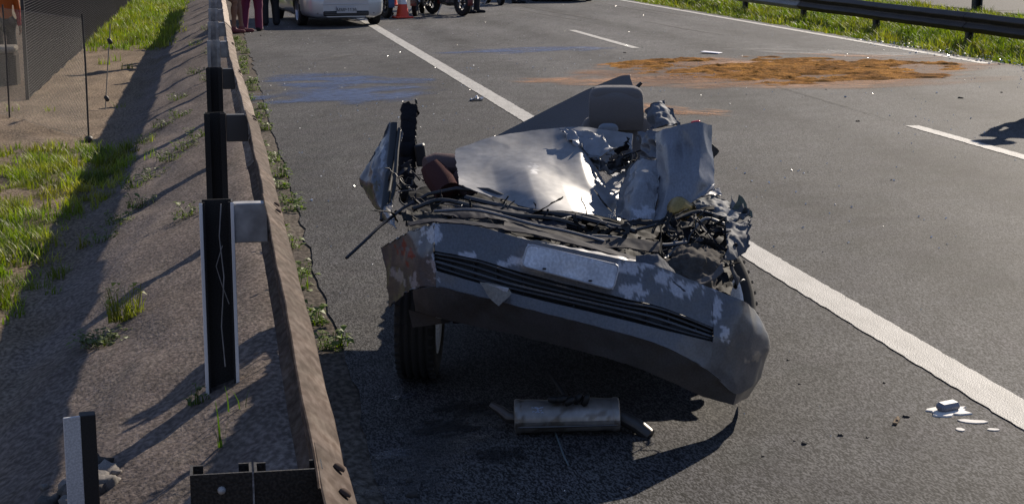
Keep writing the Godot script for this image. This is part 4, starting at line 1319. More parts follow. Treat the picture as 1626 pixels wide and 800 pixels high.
	sheet(g, [[Vector3(0.483, 0.737, 0.1), Vector3(0.537, 0.759, 0.06), Vector3(0.584, 0.755, 0)], [Vector3(0.451, 0.709, 0.14), Vector3(0.533, 0.731, 0.1), Vector3(0.594, 0.718, 0.02)]], {"nu": 16, "nv": 10, "thick": 0.003, "amp": 0.01, "freq": 6.0, "seed": 33, "jag": 0.01})
	part("bent_skin", g, silver, t)

	# -- cabin: seats and trim board
	g = Geo.new()
	sheet(g, [[Vector3(-0.472, 0.813, -1.25), Vector3(-0.226, 0.927, -1.36), Vector3(0.045, 1.052, -1.48), Vector3(0.232, 1.119, -1.56), Vector3(0.289, 1.122, -1.6)], [Vector3(-0.393, 0.773, -1.2), Vector3(-0.194, 0.847, -1.3), Vector3(0.059, 0.936, -1.4), Vector3(0.231, 0.995, -1.48), Vector3(0.309, 1.05, -1.54)], [Vector3(-0.327, 0.734, -1.1), Vector3(-0.129, 0.76, -1.2), Vector3(0.106, 0.797, -1.3), Vector3(0.243, 0.823, -1.36), Vector3(0.333, 0.879, -1.42)]], {"nu": 60, "nv": 24, "thick": 0.035, "soft": 0.7, "amp": 0.006, "freq": 1.5, "seed": 35})
	part("trim_board", g, mat(lin(0.19, 0.187, 0.19), 0.92, 0, M.cloth, 9.0, M.weave, 0.5), t)
	g = Geo.new()
	g.col = Color(0.02, 0.02, 0.02)
	g.tube([Vector3(0.305, 1.031, -1.52), Vector3(0.325, 1.065, -1.52), Vector3(0.348, 1.089, -1.52)], [0.012, 0.012, 0.009], 6)
	g.tube([Vector3(0.297, 0.999, -1.5), Vector3(0.314, 1.026, -1.5), Vector3(0.308, 1.052, -1.52)], 0.014, 6)
	part("latch", g, blackplastic, t)
	g = Geo.new()
	var hc := Vector3(0.173, 1.019, -0.88)
	var hw := 0.137
	sheet(g, [[hc + Vector3(-0.118, 0.104, 0.0), hc + Vector3(0, 0.112, 0.012), hc + Vector3(0.108, 0.098, 0.0)], [hc + Vector3(-0.134, 0.05, 0.045), hc + Vector3(0, 0.06, 0.065), hc + Vector3(0.126, 0.045, 0.045)], [hc + Vector3(-0.138, -0.04, 0.05), hc + Vector3(0, -0.04, 0.07), hc + Vector3(0.135, -0.04, 0.05)], [hc + Vector3(-0.128, -0.105, 0.03), hc + Vector3(0, -0.105, 0.045), hc + Vector3(0.128, -0.105, 0.03)]], {"nu": 26, "nv": 24, "thick": 0.01, "soft": 1.0})
	g.pill(hc + Vector3(0, 0, -0.02), Vector3(hw, 0.112, 0.072), Basis.IDENTITY, 0.42, 32, 20)
	part("headrest", g, cloth, t)
	g = Geo.new()
	g.pill(Vector3(0.184, 0.85, -0.96), Vector3(0.185, 0.13, 0.085), Basis(Vector3.RIGHT, -0.15), 0.5, 32, 20)
	part("seat_back", g, cloth, t)
	g = Geo.new()
	g.pill(Vector3(0.123, 0.93, -0.7), Vector3(0.05, 0.035, 0.03), Basis.IDENTITY, 0.7, 14, 10)
	part("seat_tag", g, mat(lin(0.16, 0.18, 0.21), 0.6), t)
	var seatc := mat(Color.WHITE, 0.95, 0, M.cloth, 9.0, M.weave, 0.6)
	g = Geo.new()
	g.col = Color(0.17, 0.125, 0.12)
	g.tube([Vector3(-0.779, 0.749, -0.72), Vector3(-0.734, 0.752, -0.74), Vector3(-0.656, 0.748, -0.75), Vector3(-0.564, 0.737, -0.8)], [0.045, 0.062, 0.06, 0.058], 16)
	g.col = Color(0.115, 0.055, 0.052)
	g.tube([Vector3(-0.757, 0.758, -0.7), Vector3(-0.725, 0.711, -0.68), Vector3(-0.687, 0.667, -0.64), Vector3(-0.661, 0.636, -0.6)], [0.05, 0.068, 0.07, 0.066], 16, 1.0)
	g.col = Color(0.13, 0.09, 0.088)
	g.tube([Vector3(-0.633, 0.695, -0.7), Vector3(-0.583, 0.667, -0.68), Vector3(-0.539, 0.64, -0.65)], [0.055, 0.06, 0.055], 14)
	part("seat_bolster", g, seatc, t).set_meta("label", "maroon and grey cloth seat bolster")

	# -- torn left side: skin, seals, pillar
	g = Geo.new()
	var lt := scraper(Color(0.13, 0.135, 0.15), Color(0.3, 0.3, 0.32), [[Vector3(-1.054, 0.593, -1.2), Vector3(0.04, 0.12, 0.3), Color(0.10, 0.07, 0.025)], [Vector3(-1.029, 0.693, -1.2), Vector3(0.03, 0.12, 0.3), Color(0.3, 0.32, 0.36)]], 221, 0.3)
	sheet(g, [
		[Vector3(-0.995, 0.895, -1.4), Vector3(-0.968, 0.893, -1.36), Vector3(-0.946, 0.868, -1.32), Vector3(-0.925, 0.847, -1.3)],
		[Vector3(-1.05, 0.799, -1.36), Vector3(-1.016, 0.792, -1.26), Vector3(-0.98, 0.79, -1.22), Vector3(-0.939, 0.76, -1.2)],
		[Vector3(-1.093, 0.706, -1.3), Vector3(-1.05, 0.71, -1.18), Vector3(-0.999, 0.701, -1.1), Vector3(-0.947, 0.658, -1.1)],
		[Vector3(-1.162, 0.598, -1.3), Vector3(-1.078, 0.609, -1.1), Vector3(-1.015, 0.592, -1.04), Vector3(-0.954, 0.575, -1)],
		[Vector3(-1.101, 0.52, -1.2), Vector3(-1.052, 0.533, -1), Vector3(-0.999, 0.526, -0.9), Vector3(-0.954, 0.495, -0.8)],
		[Vector3(-1.021, 0.444, -1), Vector3(-0.992, 0.463, -0.8), Vector3(-0.952, 0.48, -0.6), Vector3(-0.901, 0.497, -0.4)]],
		{"nu": 40, "nv": 70, "thick": 0.004, "soft": 0.5, "amp": 0.012, "freq": 4.0, "seed": 41, "jag": 0.02, "tint": lt})
	part("side_skin", g, paint, t)
	g = Geo.new()
	g.col = Color(0.014, 0.014, 0.015)
	g.tube([Vector3(-0.971, 0.894, -1.3), Vector3(-0.972, 0.793, -1.2), Vector3(-0.983, 0.675, -1.1), Vector3(-0.992, 0.567, -0.95), Vector3(-0.999, 0.463, -0.8)], [0.022, 0.024, 0.022, 0.02, 0.018], 8, 0.6)
	g.tube([Vector3(-0.942, 0.872, -1.26), Vector3(-0.95, 0.765, -1.16), Vector3(-0.95, 0.624, -1), Vector3(-0.967, 0.51, -0.9)], [0.01, 0.012, 0.01, 0.01], 7)
	part("door_seal", g, blackplastic, t)
	g = Geo.new()
	g.col = Color(0.022, 0.022, 0.025)
	var pp := [Vector3(-0.905, 0.979, -1.6), Vector3(-0.907, 0.884, -1.56), Vector3(-0.912, 0.737, -1.5), Vector3(-0.911, 0.589, -1.45), Vector3(-0.896, 0.46, -1.4)]
	sheet(g, [[pp[0] + Vector3(-0.032, 0, 0), pp[1] + Vector3(-0.03, 0, 0), pp[2] + Vector3(-0.03, 0, 0), pp[3] + Vector3(-0.03, 0, 0), pp[4] + Vector3(-0.03, 0, 0)], [pp[0] + Vector3(-0.012, -0.012, 0.03), pp[1] + Vector3(-0.012, 0, 0.03), pp[2] + Vector3(-0.01, 0, 0.03), pp[3] + Vector3(-0.01, 0, 0.03), pp[4] + Vector3(-0.01, 0, 0.03)],
		[pp[0] + Vector3(0.012, -0.004, 0.012), pp[1] + Vector3(0.014, 0, 0.01), pp[2] + Vector3(0.014, 0, 0.01), pp[3] + Vector3(0.014, 0, 0.01), pp[4] + Vector3(0.014, 0, 0.01)], [pp[0] + Vector3(0.03, -0.02, 0.0), pp[1] + Vector3(0.03, 0, 0), pp[2] + Vector3(0.032, 0, 0), pp[3] + Vector3(0.03, 0, 0), pp[4] + Vector3(0.03, 0, 0)]], {"nu": 60, "nv": 16, "thick": 0.03, "soft": 0.2, "amp": 0.006, "freq": 9.0, "seed": 43, "jag": 0.02})
	part("door_pillar", g, darksteel, t).set_meta("label", "upright torn black door pillar")
	g = Geo.new()
	g.col = Color(0.016, 0.016, 0.018)
	for k in 12:
		var a: Vector3 = (pp[0] as Vector3).lerp(pp[3], k / 12.0)
		g.box(a + Vector3(0.034, 0, 0.012), Vector3(0.012, 0.028, 0.02), Basis(Vector3.BACK, 0.2), 0.003)
	part("pillar_lining", g, blackplastic, t)
	g = Geo.new()
	g.col = Color(0.018, 0.018, 0.02)
	g.box(Vector3(-0.842, 0.706, -1.45), Vector3(0.055, 0.12, 0.07), Basis(Vector3.BACK, 0.12), 0.008)
	part("belt_reel", g, blackplastic, t)
	g = Geo.new()
	g.col = Color(0.015, 0.015, 0.016)
	g.tube([Vector3(-1.067, 0.506, 0.375), Vector3(-1.002, 0.558, 0.3), Vector3(-0.936, 0.612, 0.2), Vector3(-0.839, 0.671, 0.05), Vector3(-0.728, 0.726, 0), Vector3(-0.598, 0.76, 0.05), Vector3(-0.456, 0.759, 0.1), Vector3(-0.386, 0.739, 0.15)], [0.007, 0.007, 0.007, 0.007, 0.008, 0.009, 0.012, 0.012], 7)
	part("dangling_cable", g, blackplastic, t)

	# -- floor, beams and the rear deck under the skins
	g = Geo.new()
	g.col = Color(0.02, 0.02, 0.022)
	sheet(g, [[Vector3(-0.87, 0.607, -0.9), Vector3(-0.391, 0.607, -0.9), Vector3(0.087, 0.575, -0.9), Vector3(0.482, 0.576, -0.7), Vector3(0.678, 0.612, -0.3)], [Vector3(-0.835, 0.602, -0.1), Vector3(-0.444, 0.619, 0), Vector3(0.036, 0.58, 0.1), Vector3(0.392, 0.542, 0.2), Vector3(0.616, 0.519, 0.3)], [Vector3(-0.755, 0.718, 0.95), Vector3(-0.481, 0.727, 1), Vector3(-0.014, 0.647, 1.05), Vector3(0.301, 0.562, 1.1), Vector3(0.512, 0.48, 1)]], {"nu": 70, "nv": 40, "thick": 0.01, "soft": 0.5, "amp": 0.03, "freq": 6.0, "seed": 45})
	part("rear_deck", g, darksteel, t)
	g = Geo.new()
	g.col = Color(0.02, 0.019, 0.018)
	sheet(g, [[Vector3(-0.62, 0.42, -1.85), Vector3(0, 0.36, -1.85), Vector3(0.62, 0.28, -1.7)], [Vector3(-0.62, 0.40, -0.6), Vector3(0, 0.34, -0.6), Vector3(0.64, 0.26, -0.6)], [Vector3(-0.58, 0.44, 0.6), Vector3(0, 0.40, 0.7), Vector3(0.66, 0.28, 0.62)]], {"nu": 30, "nv": 30, "thick": 0.02, "soft": 0.5, "amp": 0.04, "freq": 3.0, "seed": 47, "jag": 0.05})
	part("floor_pan", g, darksteel, t)
	g = Geo.new()
	g.col = Color(0.016, 0.015, 0.015)
	g.tube([Vector3(-0.60, 0.31, 0.55), Vector3(-0.3, 0.34, 0.6), Vector3(0.3, 0.27, 0.6), Vector3(0.62, 0.24, 0.5)], 0.05, 10)
	part("axle_beam", g, darksteel, t)
	g = Geo.new()
	g.col = Color(0.02, 0.02, 0.02)
	g.pill(Vector3(0.05, 0.25, 0.0), Vector3(0.42, 0.10, 0.3), Basis(Vector3.BACK, -0.08), 0.5)
	part("fuel_tank", g, blackplastic, t)
	g = Geo.new()
	g.col = Color(0.05, 0.05, 0.052)
	g.quad(Vector3(-0.76, 0.424, 1), Vector3(-0.63, 0.398, 1.04), Vector3(-0.63, 0.377, 1.04), Vector3(-0.744, 0.352, 1))
	g.quad(Vector3(-0.63, 0.398, 1.04), Vector3(-0.582, 0.383, 1), Vector3(-0.602, 0.37, 1), Vector3(-0.63, 0.377, 1.04))
	part("mud_guard", g, blackplastic, t)
	var wc := Vector3(-0.755, 0.17, 0.44)
	wc = Vector3(wc.x + 0.012, 0.292, wc.z)
	var ty := tyre(t, wc, Vector3(1, -0.03, 0.05), 0.292, 0.172, M.rubber, 40)
	ty.set_meta("label", "rear tyre still standing under the bumper")
	rim(t, wc, Vector3(-1, 0.03, -0.05), 0.185, 0.16, darksteel, 7)
	var w2 := Vector3(0.495, 0.321, 0.32)
	tyre(t, w2, Vector3(0.72, 0.35, 0.55), 0.285, 0.18, M.rubber, 36).set_meta("label", "rear tyre shoved up and out at a slant")
	rim(t, w2, Vector3(0.72, 0.35, 0.55), 0.18, 0.16, darksteel, 7)

	# -- long torn trims across the deck
	for row in [
		[[Vector3(-0.762, 0.774, 0.98), Vector3(-0.653, 0.792, 1), Vector3(-0.48, 0.784, 1.04), Vector3(-0.296, 0.758, 1.06), Vector3(-0.137, 0.725, 1.04), Vector3(0.071, 0.669, 1.06), Vector3(0.204, 0.628, 1.08)], [Vector3(-0.749, 0.77, 1.04), Vector3(-0.65, 0.788, 1.06), Vector3(-0.478, 0.78, 1.1), Vector3(-0.297, 0.755, 1.12), Vector3(-0.139, 0.716, 1.1), Vector3(0.066, 0.667, 1.14), Vector3(0.194, 0.625, 1.14)], Color(0.03, 0.031, 0.036), "deck_trim", 0.004],
		[[Vector3(-0.383, 0.733, 0.75), Vector3(-0.23, 0.712, 0.78), Vector3(-0.054, 0.687, 0.84), Vector3(0.121, 0.688, 0.87), Vector3(0.244, 0.678, 0.9)], [Vector3(-0.383, 0.734, 0.87), Vector3(-0.233, 0.702, 0.92), Vector3(-0.059, 0.669, 0.96), Vector3(0.115, 0.664, 0.96), Vector3(0.227, 0.653, 0.98)], Color(0.06, 0.058, 0.057), "cross_member", 0.004],
		[[Vector3(-0.441, 0.747, 0.2), Vector3(-0.249, 0.714, 0.3), Vector3(-0.088, 0.71, 0.375), Vector3(0.057, 0.69, 0.45), Vector3(0.124, 0.663, 0.45)], [Vector3(-0.426, 0.736, 0.3), Vector3(-0.251, 0.701, 0.45), Vector3(-0.093, 0.693, 0.525), Vector3(0.037, 0.674, 0.57), Vector3(0.103, 0.653, 0.57)], Color(0.022, 0.021, 0.021), "tailgate_seal", 0.006],
		[[Vector3(-0.652, 0.739, 0.45), Vector3(-0.492, 0.753, 0.45), Vector3(-0.305, 0.725, 0.45), Vector3(-0.12, 0.712, 0.525)], [Vector3(-0.646, 0.733, 0.6), Vector3(-0.487, 0.738, 0.675), Vector3(-0.306, 0.704, 0.675), Vector3(-0.127, 0.691, 0.75)], Color(0.034, 0.035, 0.04), "deck_board", 0.01],
		[[Vector3(0.129, 0.666, 0.375), Vector3(0.264, 0.671, 0.375), Vector3(0.398, 0.704, 0.375), Vector3(0.529, 0.727, 0.3)], [Vector3(0.124, 0.663, 0.45), Vector3(0.258, 0.666, 0.45), Vector3(0.391, 0.701, 0.45), Vector3(0.52, 0.724, 0.375)], Color(0.02, 0.02, 0.02), "rubber_seal", 0.008],
		[[Vector3(0.242, 0.588, 1.15), Vector3(0.319, 0.565, 1.16), Vector3(0.418, 0.596, 1.14), Vector3(0.46, 0.632, 1.1)], [Vector3(0.246, 0.577, 1.17), Vector3(0.32, 0.554, 1.2), Vector3(0.418, 0.58, 1.18), Vector3(0.466, 0.611, 1.14)], Color(0.13, 0.12, 0.11), "bent_bracket", 0.006],
		[[Vector3(0.126, 0.67, 1.14), Vector3(0.212, 0.671, 1.12), Vector3(0.252, 0.635, 1.14), Vector3(0.282, 0.6, 1.16)], [Vector3(0.126, 0.608, 1.22), Vector3(0.21, 0.607, 1.24), Vector3(0.263, 0.583, 1.24), Vector3(0.311, 0.553, 1.24)], Color(0.09, 0.096, 0.11), "torn_panel_edge", 0.008]]:
		g = Geo.new()
		g.col = row[2]
		sheet(g, [row[0], row[1]], {"nu": 70, "nv": 8, "thick": 0.005, "soft": 0.4, "amp": row[4], "freq": 7.0, "seed": 50 + int(row[4] * 3000), "jag": row[4] * 0.6})
		part(row[3], g, darksteel, t)
	# -- hoses and bars lying lengthwise over the deck
	for row in [
		[[Vector3(-0.775, 0.714, 0.4), Vector3(-0.656, 0.744, 0.35), Vector3(-0.491, 0.737, 0.5), Vector3(-0.332, 0.713, 0.55), Vector3(-0.175, 0.706, 0.6), Vector3(-0.048, 0.687, 0.7)], 0.010, Color(0.012, 0.012, 0.013), "hose"],
		[[Vector3(-0.672, 0.738, 0.6), Vector3(-0.513, 0.752, 0.65), Vector3(-0.384, 0.734, 0.7), Vector3(-0.256, 0.716, 0.8), Vector3(-0.13, 0.699, 0.85), Vector3(0.018, 0.668, 0.9)], 0.007, Color(0.10, 0.105, 0.115), "metal_bar"],
		[[Vector3(-0.552, 0.73, 0.2), Vector3(-0.412, 0.722, 0.35), Vector3(-0.278, 0.712, 0.45), Vector3(-0.119, 0.704, 0.5), Vector3(0.035, 0.685, 0.6), Vector3(0.159, 0.671, 0.7)], 0.012, Color(0.014, 0.014, 0.016), "hose"],
		[[Vector3(-0.175, 0.695, 0.6), Vector3(-0.066, 0.704, 0.5), Vector3(0.011, 0.697, 0.55), Vector3(0.058, 0.678, 0.65), Vector3(0.133, 0.682, 0.7)], 0.006, Color(0.012, 0.012, 0.012), "cable"],
		[[Vector3(-0.118, 0.669, 0.85), Vector3(-0.001, 0.669, 0.8), Vector3(0.126, 0.654, 0.8), Vector3(0.254, 0.633, 0.8), Vector3(0.361, 0.634, 0.75)], 0.009, Color(0.07, 0.072, 0.08), "metal_bar"],
		[[Vector3(0.144, 0.644, 0.55), Vector3(0.253, 0.661, 0.5), Vector3(0.351, 0.679, 0.45), Vector3(0.45, 0.703, 0.4), Vector3(0.552, 0.685, 0.45)], 0.007, Color(0.02, 0.02, 0.02), "hose"],
		[[Vector3(0.246, 0.586, 0.9), Vector3(0.323, 0.608, 0.75), Vector3(0.389, 0.642, 0.6), Vector3(0.465, 0.688, 0.5), Vector3(0.546, 0.667, 0.5)], 0.008, Color(0.11, 0.115, 0.12), "metal_bar"]]:
		g = Geo.new()
		g.col = row[2]
		var line := []
		for k in 25: line.append(spline(row[0], k / 24.0) + Vector3(0, 0.012, 0))
		g.tube(line, row[1], 7)
		part(row[3], g, blackplastic, t)
	# -- crushed corner at the right
	g = Geo.new()
	g.col = Color(0.085, 0.078, 0.07)
	sheet(g, [[Vector3(0.29, 0.595, 0.75), Vector3(0.356, 0.625, 0.675), Vector3(0.434, 0.619, 0.675), Vector3(0.505, 0.582, 0.675)], [Vector3(0.257, 0.594, 0.94), Vector3(0.324, 0.633, 0.98), Vector3(0.389, 0.632, 1), Vector3(0.481, 0.599, 0.94)], [Vector3(0.263, 0.564, 1.04), Vector3(0.328, 0.573, 1.08), Vector3(0.396, 0.583, 1.08), Vector3(0.475, 0.561, 1)], [Vector3(0.29, 0.537, 1.1), Vector3(0.334, 0.531, 1.14), Vector3(0.395, 0.531, 1.14), Vector3(0.455, 0.511, 1.05)]], {"nu": 50, "nv": 44, "thick": 0.004, "soft": 0.5, "amp": 0.026, "freq": 6.0, "seed": 61, "jag": 0.02})
	part("crushed_lining", g, matte, t).set_meta("label", "crumpled brown grey boot lining")
	g = Geo.new()
	var ct := scraper(Color(0.10, 0.112, 0.125), white, [[Vector3(0.57, 0.7, 0.3), Vector3(0.08, 0.05, 0.3), Color(0.2, 0.21, 0.22)]], 225, 0.3)
	sheet(g, [[Vector3(0.433, 0.719, 0.2), Vector3(0.519, 0.739, 0.15), Vector3(0.59, 0.732, 0.14), Vector3(0.644, 0.708, 0.2)], [Vector3(0.444, 0.708, 0.3), Vector3(0.51, 0.719, 0.3), Vector3(0.584, 0.697, 0.3), Vector3(0.669, 0.691, 0.3)], [Vector3(0.48, 0.682, 0.375), Vector3(0.525, 0.69, 0.45), Vector3(0.592, 0.668, 0.45), Vector3(0.68, 0.688, 0.375)]], {"nu": 50, "nv": 30, "thick": 0.003, "soft": 0.4, "amp": 0.022, "freq": 5.0, "seed": 63, "jag": 0.04, "tint": ct})
	part("crushed_quarter", g, dull, t)
	g = Geo.new()
	g.col = Color(0.13, 0.15, 0.12)
	shard(g, [Vector3(0.615, 0.705, 0.25), Vector3(0.641, 0.764, 0.25), Vector3(0.674, 0.724, 0.26), Vector3(0.697, 0.672, 0.3), Vector3(0.65, 0.688, 0.28)], Vector3(0, -0.004, -0.01), 0.12, 6)
	g.col = Color(0.2, 0.22, 0.26)
	shard(g, [Vector3(0.608, 0.689, 0.22), Vector3(0.615, 0.753, 0.2), Vector3(0.635, 0.717, 0.22)], Vector3(0, -0.004, -0.01), 0.12, 7)
	part("jagged_edge", g, dull, t)
	g = Geo.new()
	g.col = Color(0.12, 0.125, 0.135)
	sheet(g, [[Vector3(0.552, 0.668, 0.45), Vector3(0.623, 0.674, 0.42), Vector3(0.685, 0.688, 0.375)], [Vector3(0.529, 0.633, 0.675), Vector3(0.588, 0.624, 0.63), Vector3(0.637, 0.634, 0.54)], [Vector3(0.508, 0.588, 0.81), Vector3(0.557, 0.568, 0.75), Vector3(0.62, 0.579, 0.63)]], {"nu": 28, "nv": 36, "thick": 0.003, "soft": 0.4, "amp": 0.02, "freq": 5.0, "seed": 65, "jag": 0.03})
	part("crushed_wing", g, dull, t)
	g = Geo.new()
	g.col = Color(0.34, 0.24, 0.09)
	var bp: Vector3 = Vector3(0.403, 0.688, 0.28)
	g.lathe([Vector2(0.001, -0.07), Vector2(0.045, -0.07), Vector2(0.05, -0.06), Vector2(0.05, 0.0), Vector2(0.044, 0.006), Vector2(0.05, 0.012), Vector2(0.05, 0.06), Vector2(0.04, 0.075), Vector2(0.001, 0.078)], Transform3D(Basis(Vector3.BACK, 0.9) * Basis(Vector3.RIGHT, 0.5), bp), 20)
	part("brass_canister", g, mat(Color.WHITE, 0.35, 0.7, M.fine, 5.0), t)
	# -- strewn strips, rods, wires and splinters of the crushed body: each its own part
	var r := RandomNumberGenerator.new()
	r.seed = 77
	var tones := [Color(0.016, 0.016, 0.018), Color(0.03, 0.03, 0.032), Color(0.05, 0.052, 0.06), Color(0.08, 0.085, 0.095), Color(0.16, 0.165, 0.18), Color(0.045, 0.035, 0.028)]
	var zones := [                                                    # two ends of a band, its spread, how many pieces
		[Vector3(-0.822, 0.7, 0.3), Vector3(-0.601, 0.726, 0.375), Vector3(0.10, 0.06, 0.2), 18], [Vector3(-0.601, 0.74, 0.375), Vector3(-0.122, 0.711, 0.6), Vector3(0.06, 0.03, 0.2), 12], [Vector3(-0.125, 0.693, 0.675), Vector3(0.284, 0.634, 0.75), Vector3(0.06, 0.05, 0.18), 24],
		[Vector3(0.318, 0.639, 0.525), Vector3(0.534, 0.61, 0.6), Vector3(0.04, 0.08, 0.2), 64], [Vector3(-0.941, 0.609, -1.1), Vector3(-0.819, 0.559, -1), Vector3(0.05, 0.16, 0.2), 24], [Vector3(0.44, 0.529, 0.75), Vector3(0.557, 0.476, 0.75), Vector3(0.06, 0.08, 0.12), 14], [Vector3(0.157, 0.866, -0.3), Vector3(0.236, 0.895, -0.3), Vector3(0.03, 0.06, 0.05), 10]]
	for zn in zones:
		for k in zn[3]:
			var p: Vector3 = (zn[0] as Vector3).lerp(zn[1], r.randf()) + Vector3(r.randf_range(-1, 1), r.randf_range(-1, 1), r.randf_range(-1, 1)) * zn[2]
			var d := Vector3(r.randf_range(-1, 1), r.randf_range(-0.7, 0.7), r.randf_range(-0.6, 0.6)).normalized()
			var l := r.randf_range(0.035, 0.10)
			g = Geo.new()
			g.col = tones[mini(5, int(abs(r.randfn(0, 1.9))))] * r.randf_range(0.7, 1.3)
			var kind := [0, 1, 1, 2, 2, 3][r.randi() % 6] as int
			var bend := Vector3(r.randf_range(-1, 1), r.randf_range(-1, 1), r.randf_range(-1, 1)) * l * 0.5
			if kind == 0:
				l *= 0.7
				g.tube([p - d * l, p - d * l * 0.3 + bend * 0.8, p + d * l * 0.4 + bend * 0.6, p + d * l - bend * 0.6], r.randf_range(0.0025, 0.007), 7)
				part("bent_rod", g, darksteel if k % 2 else blackplastic, t)
			elif kind == 1:
				var sd := d.cross(Vector3(r.randf_range(-1, 1), 1, r.randf_range(-1, 1))).normalized() * r.randf_range(0.008, 0.034)
				sheet(g, [[p - d * l - sd, p - d * l * 0.3 + bend - sd, p + d * l * 0.4 - sd * 0.6, p + d * l - bend - sd], [p - d * l + sd, p - d * l * 0.3 + bend * 0.7 + sd, p + d * l * 0.4 + sd, p + d * l - bend + sd * 0.5]], {"nu": 12, "nv": 4, "thick": 0.003, "soft": 0.4, "amp": 0.006, "freq": 9.0, "seed": k + 5, "jag": 0.02})
				part("torn_strip", g, dull, t)
			elif kind == 2:
				var q := []
				for m in 5: q.append(p + Vector3(r.randf_range(-1, 1), r.randf_range(-1, 1), r.randf_range(-0.5, 0.5)) * l * 0.42)
				shard(g, q, Vector3(0, 0.002, -0.003), 0.1, k)
				part("splinter", g, dull, t)
			else:
				var q := [p]
				for m in 6: q.append(q[m] + (d + Vector3(r.randf_range(-1, 1), r.randf_range(-1, 1), r.randf_range(-1, 1)) * 0.9).normalized() * l * 0.35)
				g.tube(q, 0.003, 5)
				part("wire", g, blackplastic, t)

func muffler() -> void:
	var t := thing("exhaust_muffler", "dented silver exhaust muffler with bent pipe ends lying in front of the wreck", "muffler", Vector3.ZERO)
	t.transform = Transform3D(Basis(Vector3.UP, -YAW), Vector3.ZERO) * Transform3D(Basis.IDENTITY, Vector3(0.35, 0, -7.3))
	var steel := mat(Color.WHITE, 0.42, 0.55, M.brushed, 3.0, M.dents, 0.4)
	var a := Vector3(-0.328, 0.06, 1.24); var b := Vector3(0.05, 0.07, 1.24)
	var d := (b - a).normalized()
	var up := d.cross(Vector3.BACK).normalized()
	if up.y < 0: up = -up
	var fw := d.cross(up)
	var n1 := noise(91, 6.0, 4)
	var g := Geo.new()
	var segs := 36
	var stations := [[-0.014, 0.60], [-0.012, 0.96], [-0.008, 1.03], [0.008, 1.03], [0.012, 0.98]]
	for k in 26: stations.append([0.02 + (a.distance_to(b) - 0.04) * k / 25.0, 0.98 + 0.012 * sin(k * 0.7)])
	var l := a.distance_to(b)
	stations.append_array([[l - 0.012, 0.98], [l - 0.008, 1.03], [l + 0.008, 1.03], [l + 0.012, 0.96], [l + 0.014, 0.60]])
	var f := g.v.size()
	for s in stations:
		for k in segs + 1:
			var w := TAU * k / segs
			var p: Vector3 = a + d * s[0] + (up * sin(w) * 0.062 + fw * cos(w) * 0.088) * s[1]
			p += (up * sin(w) + fw * cos(w)) * n1.get_noise_3dv(p) * 0.004
			var v := 0.30 + 0.18 * n1.get_noise_3dv(p * 0.8)
			g.col = Color(v, v * 0.96, v * 0.9)
			if n1.get_noise_3dv(p * 1.6 + Vector3(5, 0, 0)) > 0.22: g.col = g.col * Color(0.62, 0.56, 0.5)
			g.add(p, Vector2(float(k) / segs, s[0]))
	for j in stations.size() - 1:
		for k in segs:
			var q := f + j * (segs + 1) + k
			g.join(q, q + 1, q + segs + 2, q + segs + 1)
	part("casing", g, steel, t)
	for e in [[a - d * 0.014, "end_cap"], [b + d * 0.014, "end_cap"]]:
		g = Geo.new()
		g.col = Color(0.16, 0.15, 0.14)
		var c: Vector3 = e[0]
		for k in segs: g.tri(c, c + (up * sin(TAU * k / segs) * 0.062 + fw * cos(TAU * k / segs) * 0.088) * 0.62, c + (up * sin(TAU * (k + 1) / segs) * 0.062 + fw * cos(TAU * (k + 1) / segs) * 0.088) * 0.62)
		part(e[1], g, steel, t)
	g = Geo.new()
	g.col = Color(0.10, 0.09, 0.08)
	g.tube([Vector3(-0.433, 0.093, 1.2), Vector3(-0.394, 0.076, 1.22), Vector3(-0.367, 0.057, 1.24), Vector3(-0.318, 0.052, 1.24)], [0.013, 0.02, 0.024, 0.024], 12)
	part("inlet_pipe", g, steel, t)
	g = Geo.new()
	g.col = Color(0.07, 0.065, 0.06)
	g.tube([Vector3(0.035, 0.062, 1.24), Vector3(0.078, 0.058, 1.26), Vector3(0.13, 0.034, 1.28), Vector3(0.178, 0.003, 1.31)], [0.03, 0.03, 0.029, 0.027], 14)
	part("tail_pipe", g, steel, t)
	g = Geo.new()
	g.col = Color(0.12, 0.115, 0.11)
	g.tube([a + fw * 0.084 - up * 0.02, b + fw * 0.084 - up * 0.02], 0.004, 6)
	part("seam", g, steel, t)
	g = Geo.new()
	g.col = Color(0.02, 0.02, 0.02)
	for k in 5: g.pill(Vector3(-0.129, 0.139, 1.28) + Vector3(-0.06 + 0.03 * k, 0.004 * (k % 2), 0.01 * (k % 3)), Vector3(0.026, 0.014, 0.02), Basis(Vector3.BACK, 0.3 * k), 0.8, 12, 8)
	g.tube([Vector3(-0.14, 0.138, 1.26), Vector3(-0.175, 0.176, 1.2), Vector3(-0.209, 0.199, 1.1)], [0.012, 0.010, 0.01], 8)
	part("rubber_hanger", g, M.black, t)
	g = Geo.new()
	g.col = Color(0.32, 0.38, 0.50)
	var r := RandomNumberGenerator.new()
	r.seed = 4
	for k in 16:
		var w := 0.55 + r.randf() * 0.4
		var at := a + d * (0.055 + r.randf() * 0.045)
		var p := at + (up * sin(w) * 0.062 + fw * cos(w) * 0.088) * 1.012
		g.box(p, Vector3(0.009, 0.003, 0.0012), Basis(d, up, fw) * Basis(Vector3.BACK, r.randf_range(-0.6, 0.6)))
	part("paint_mark", g, M.white, t)

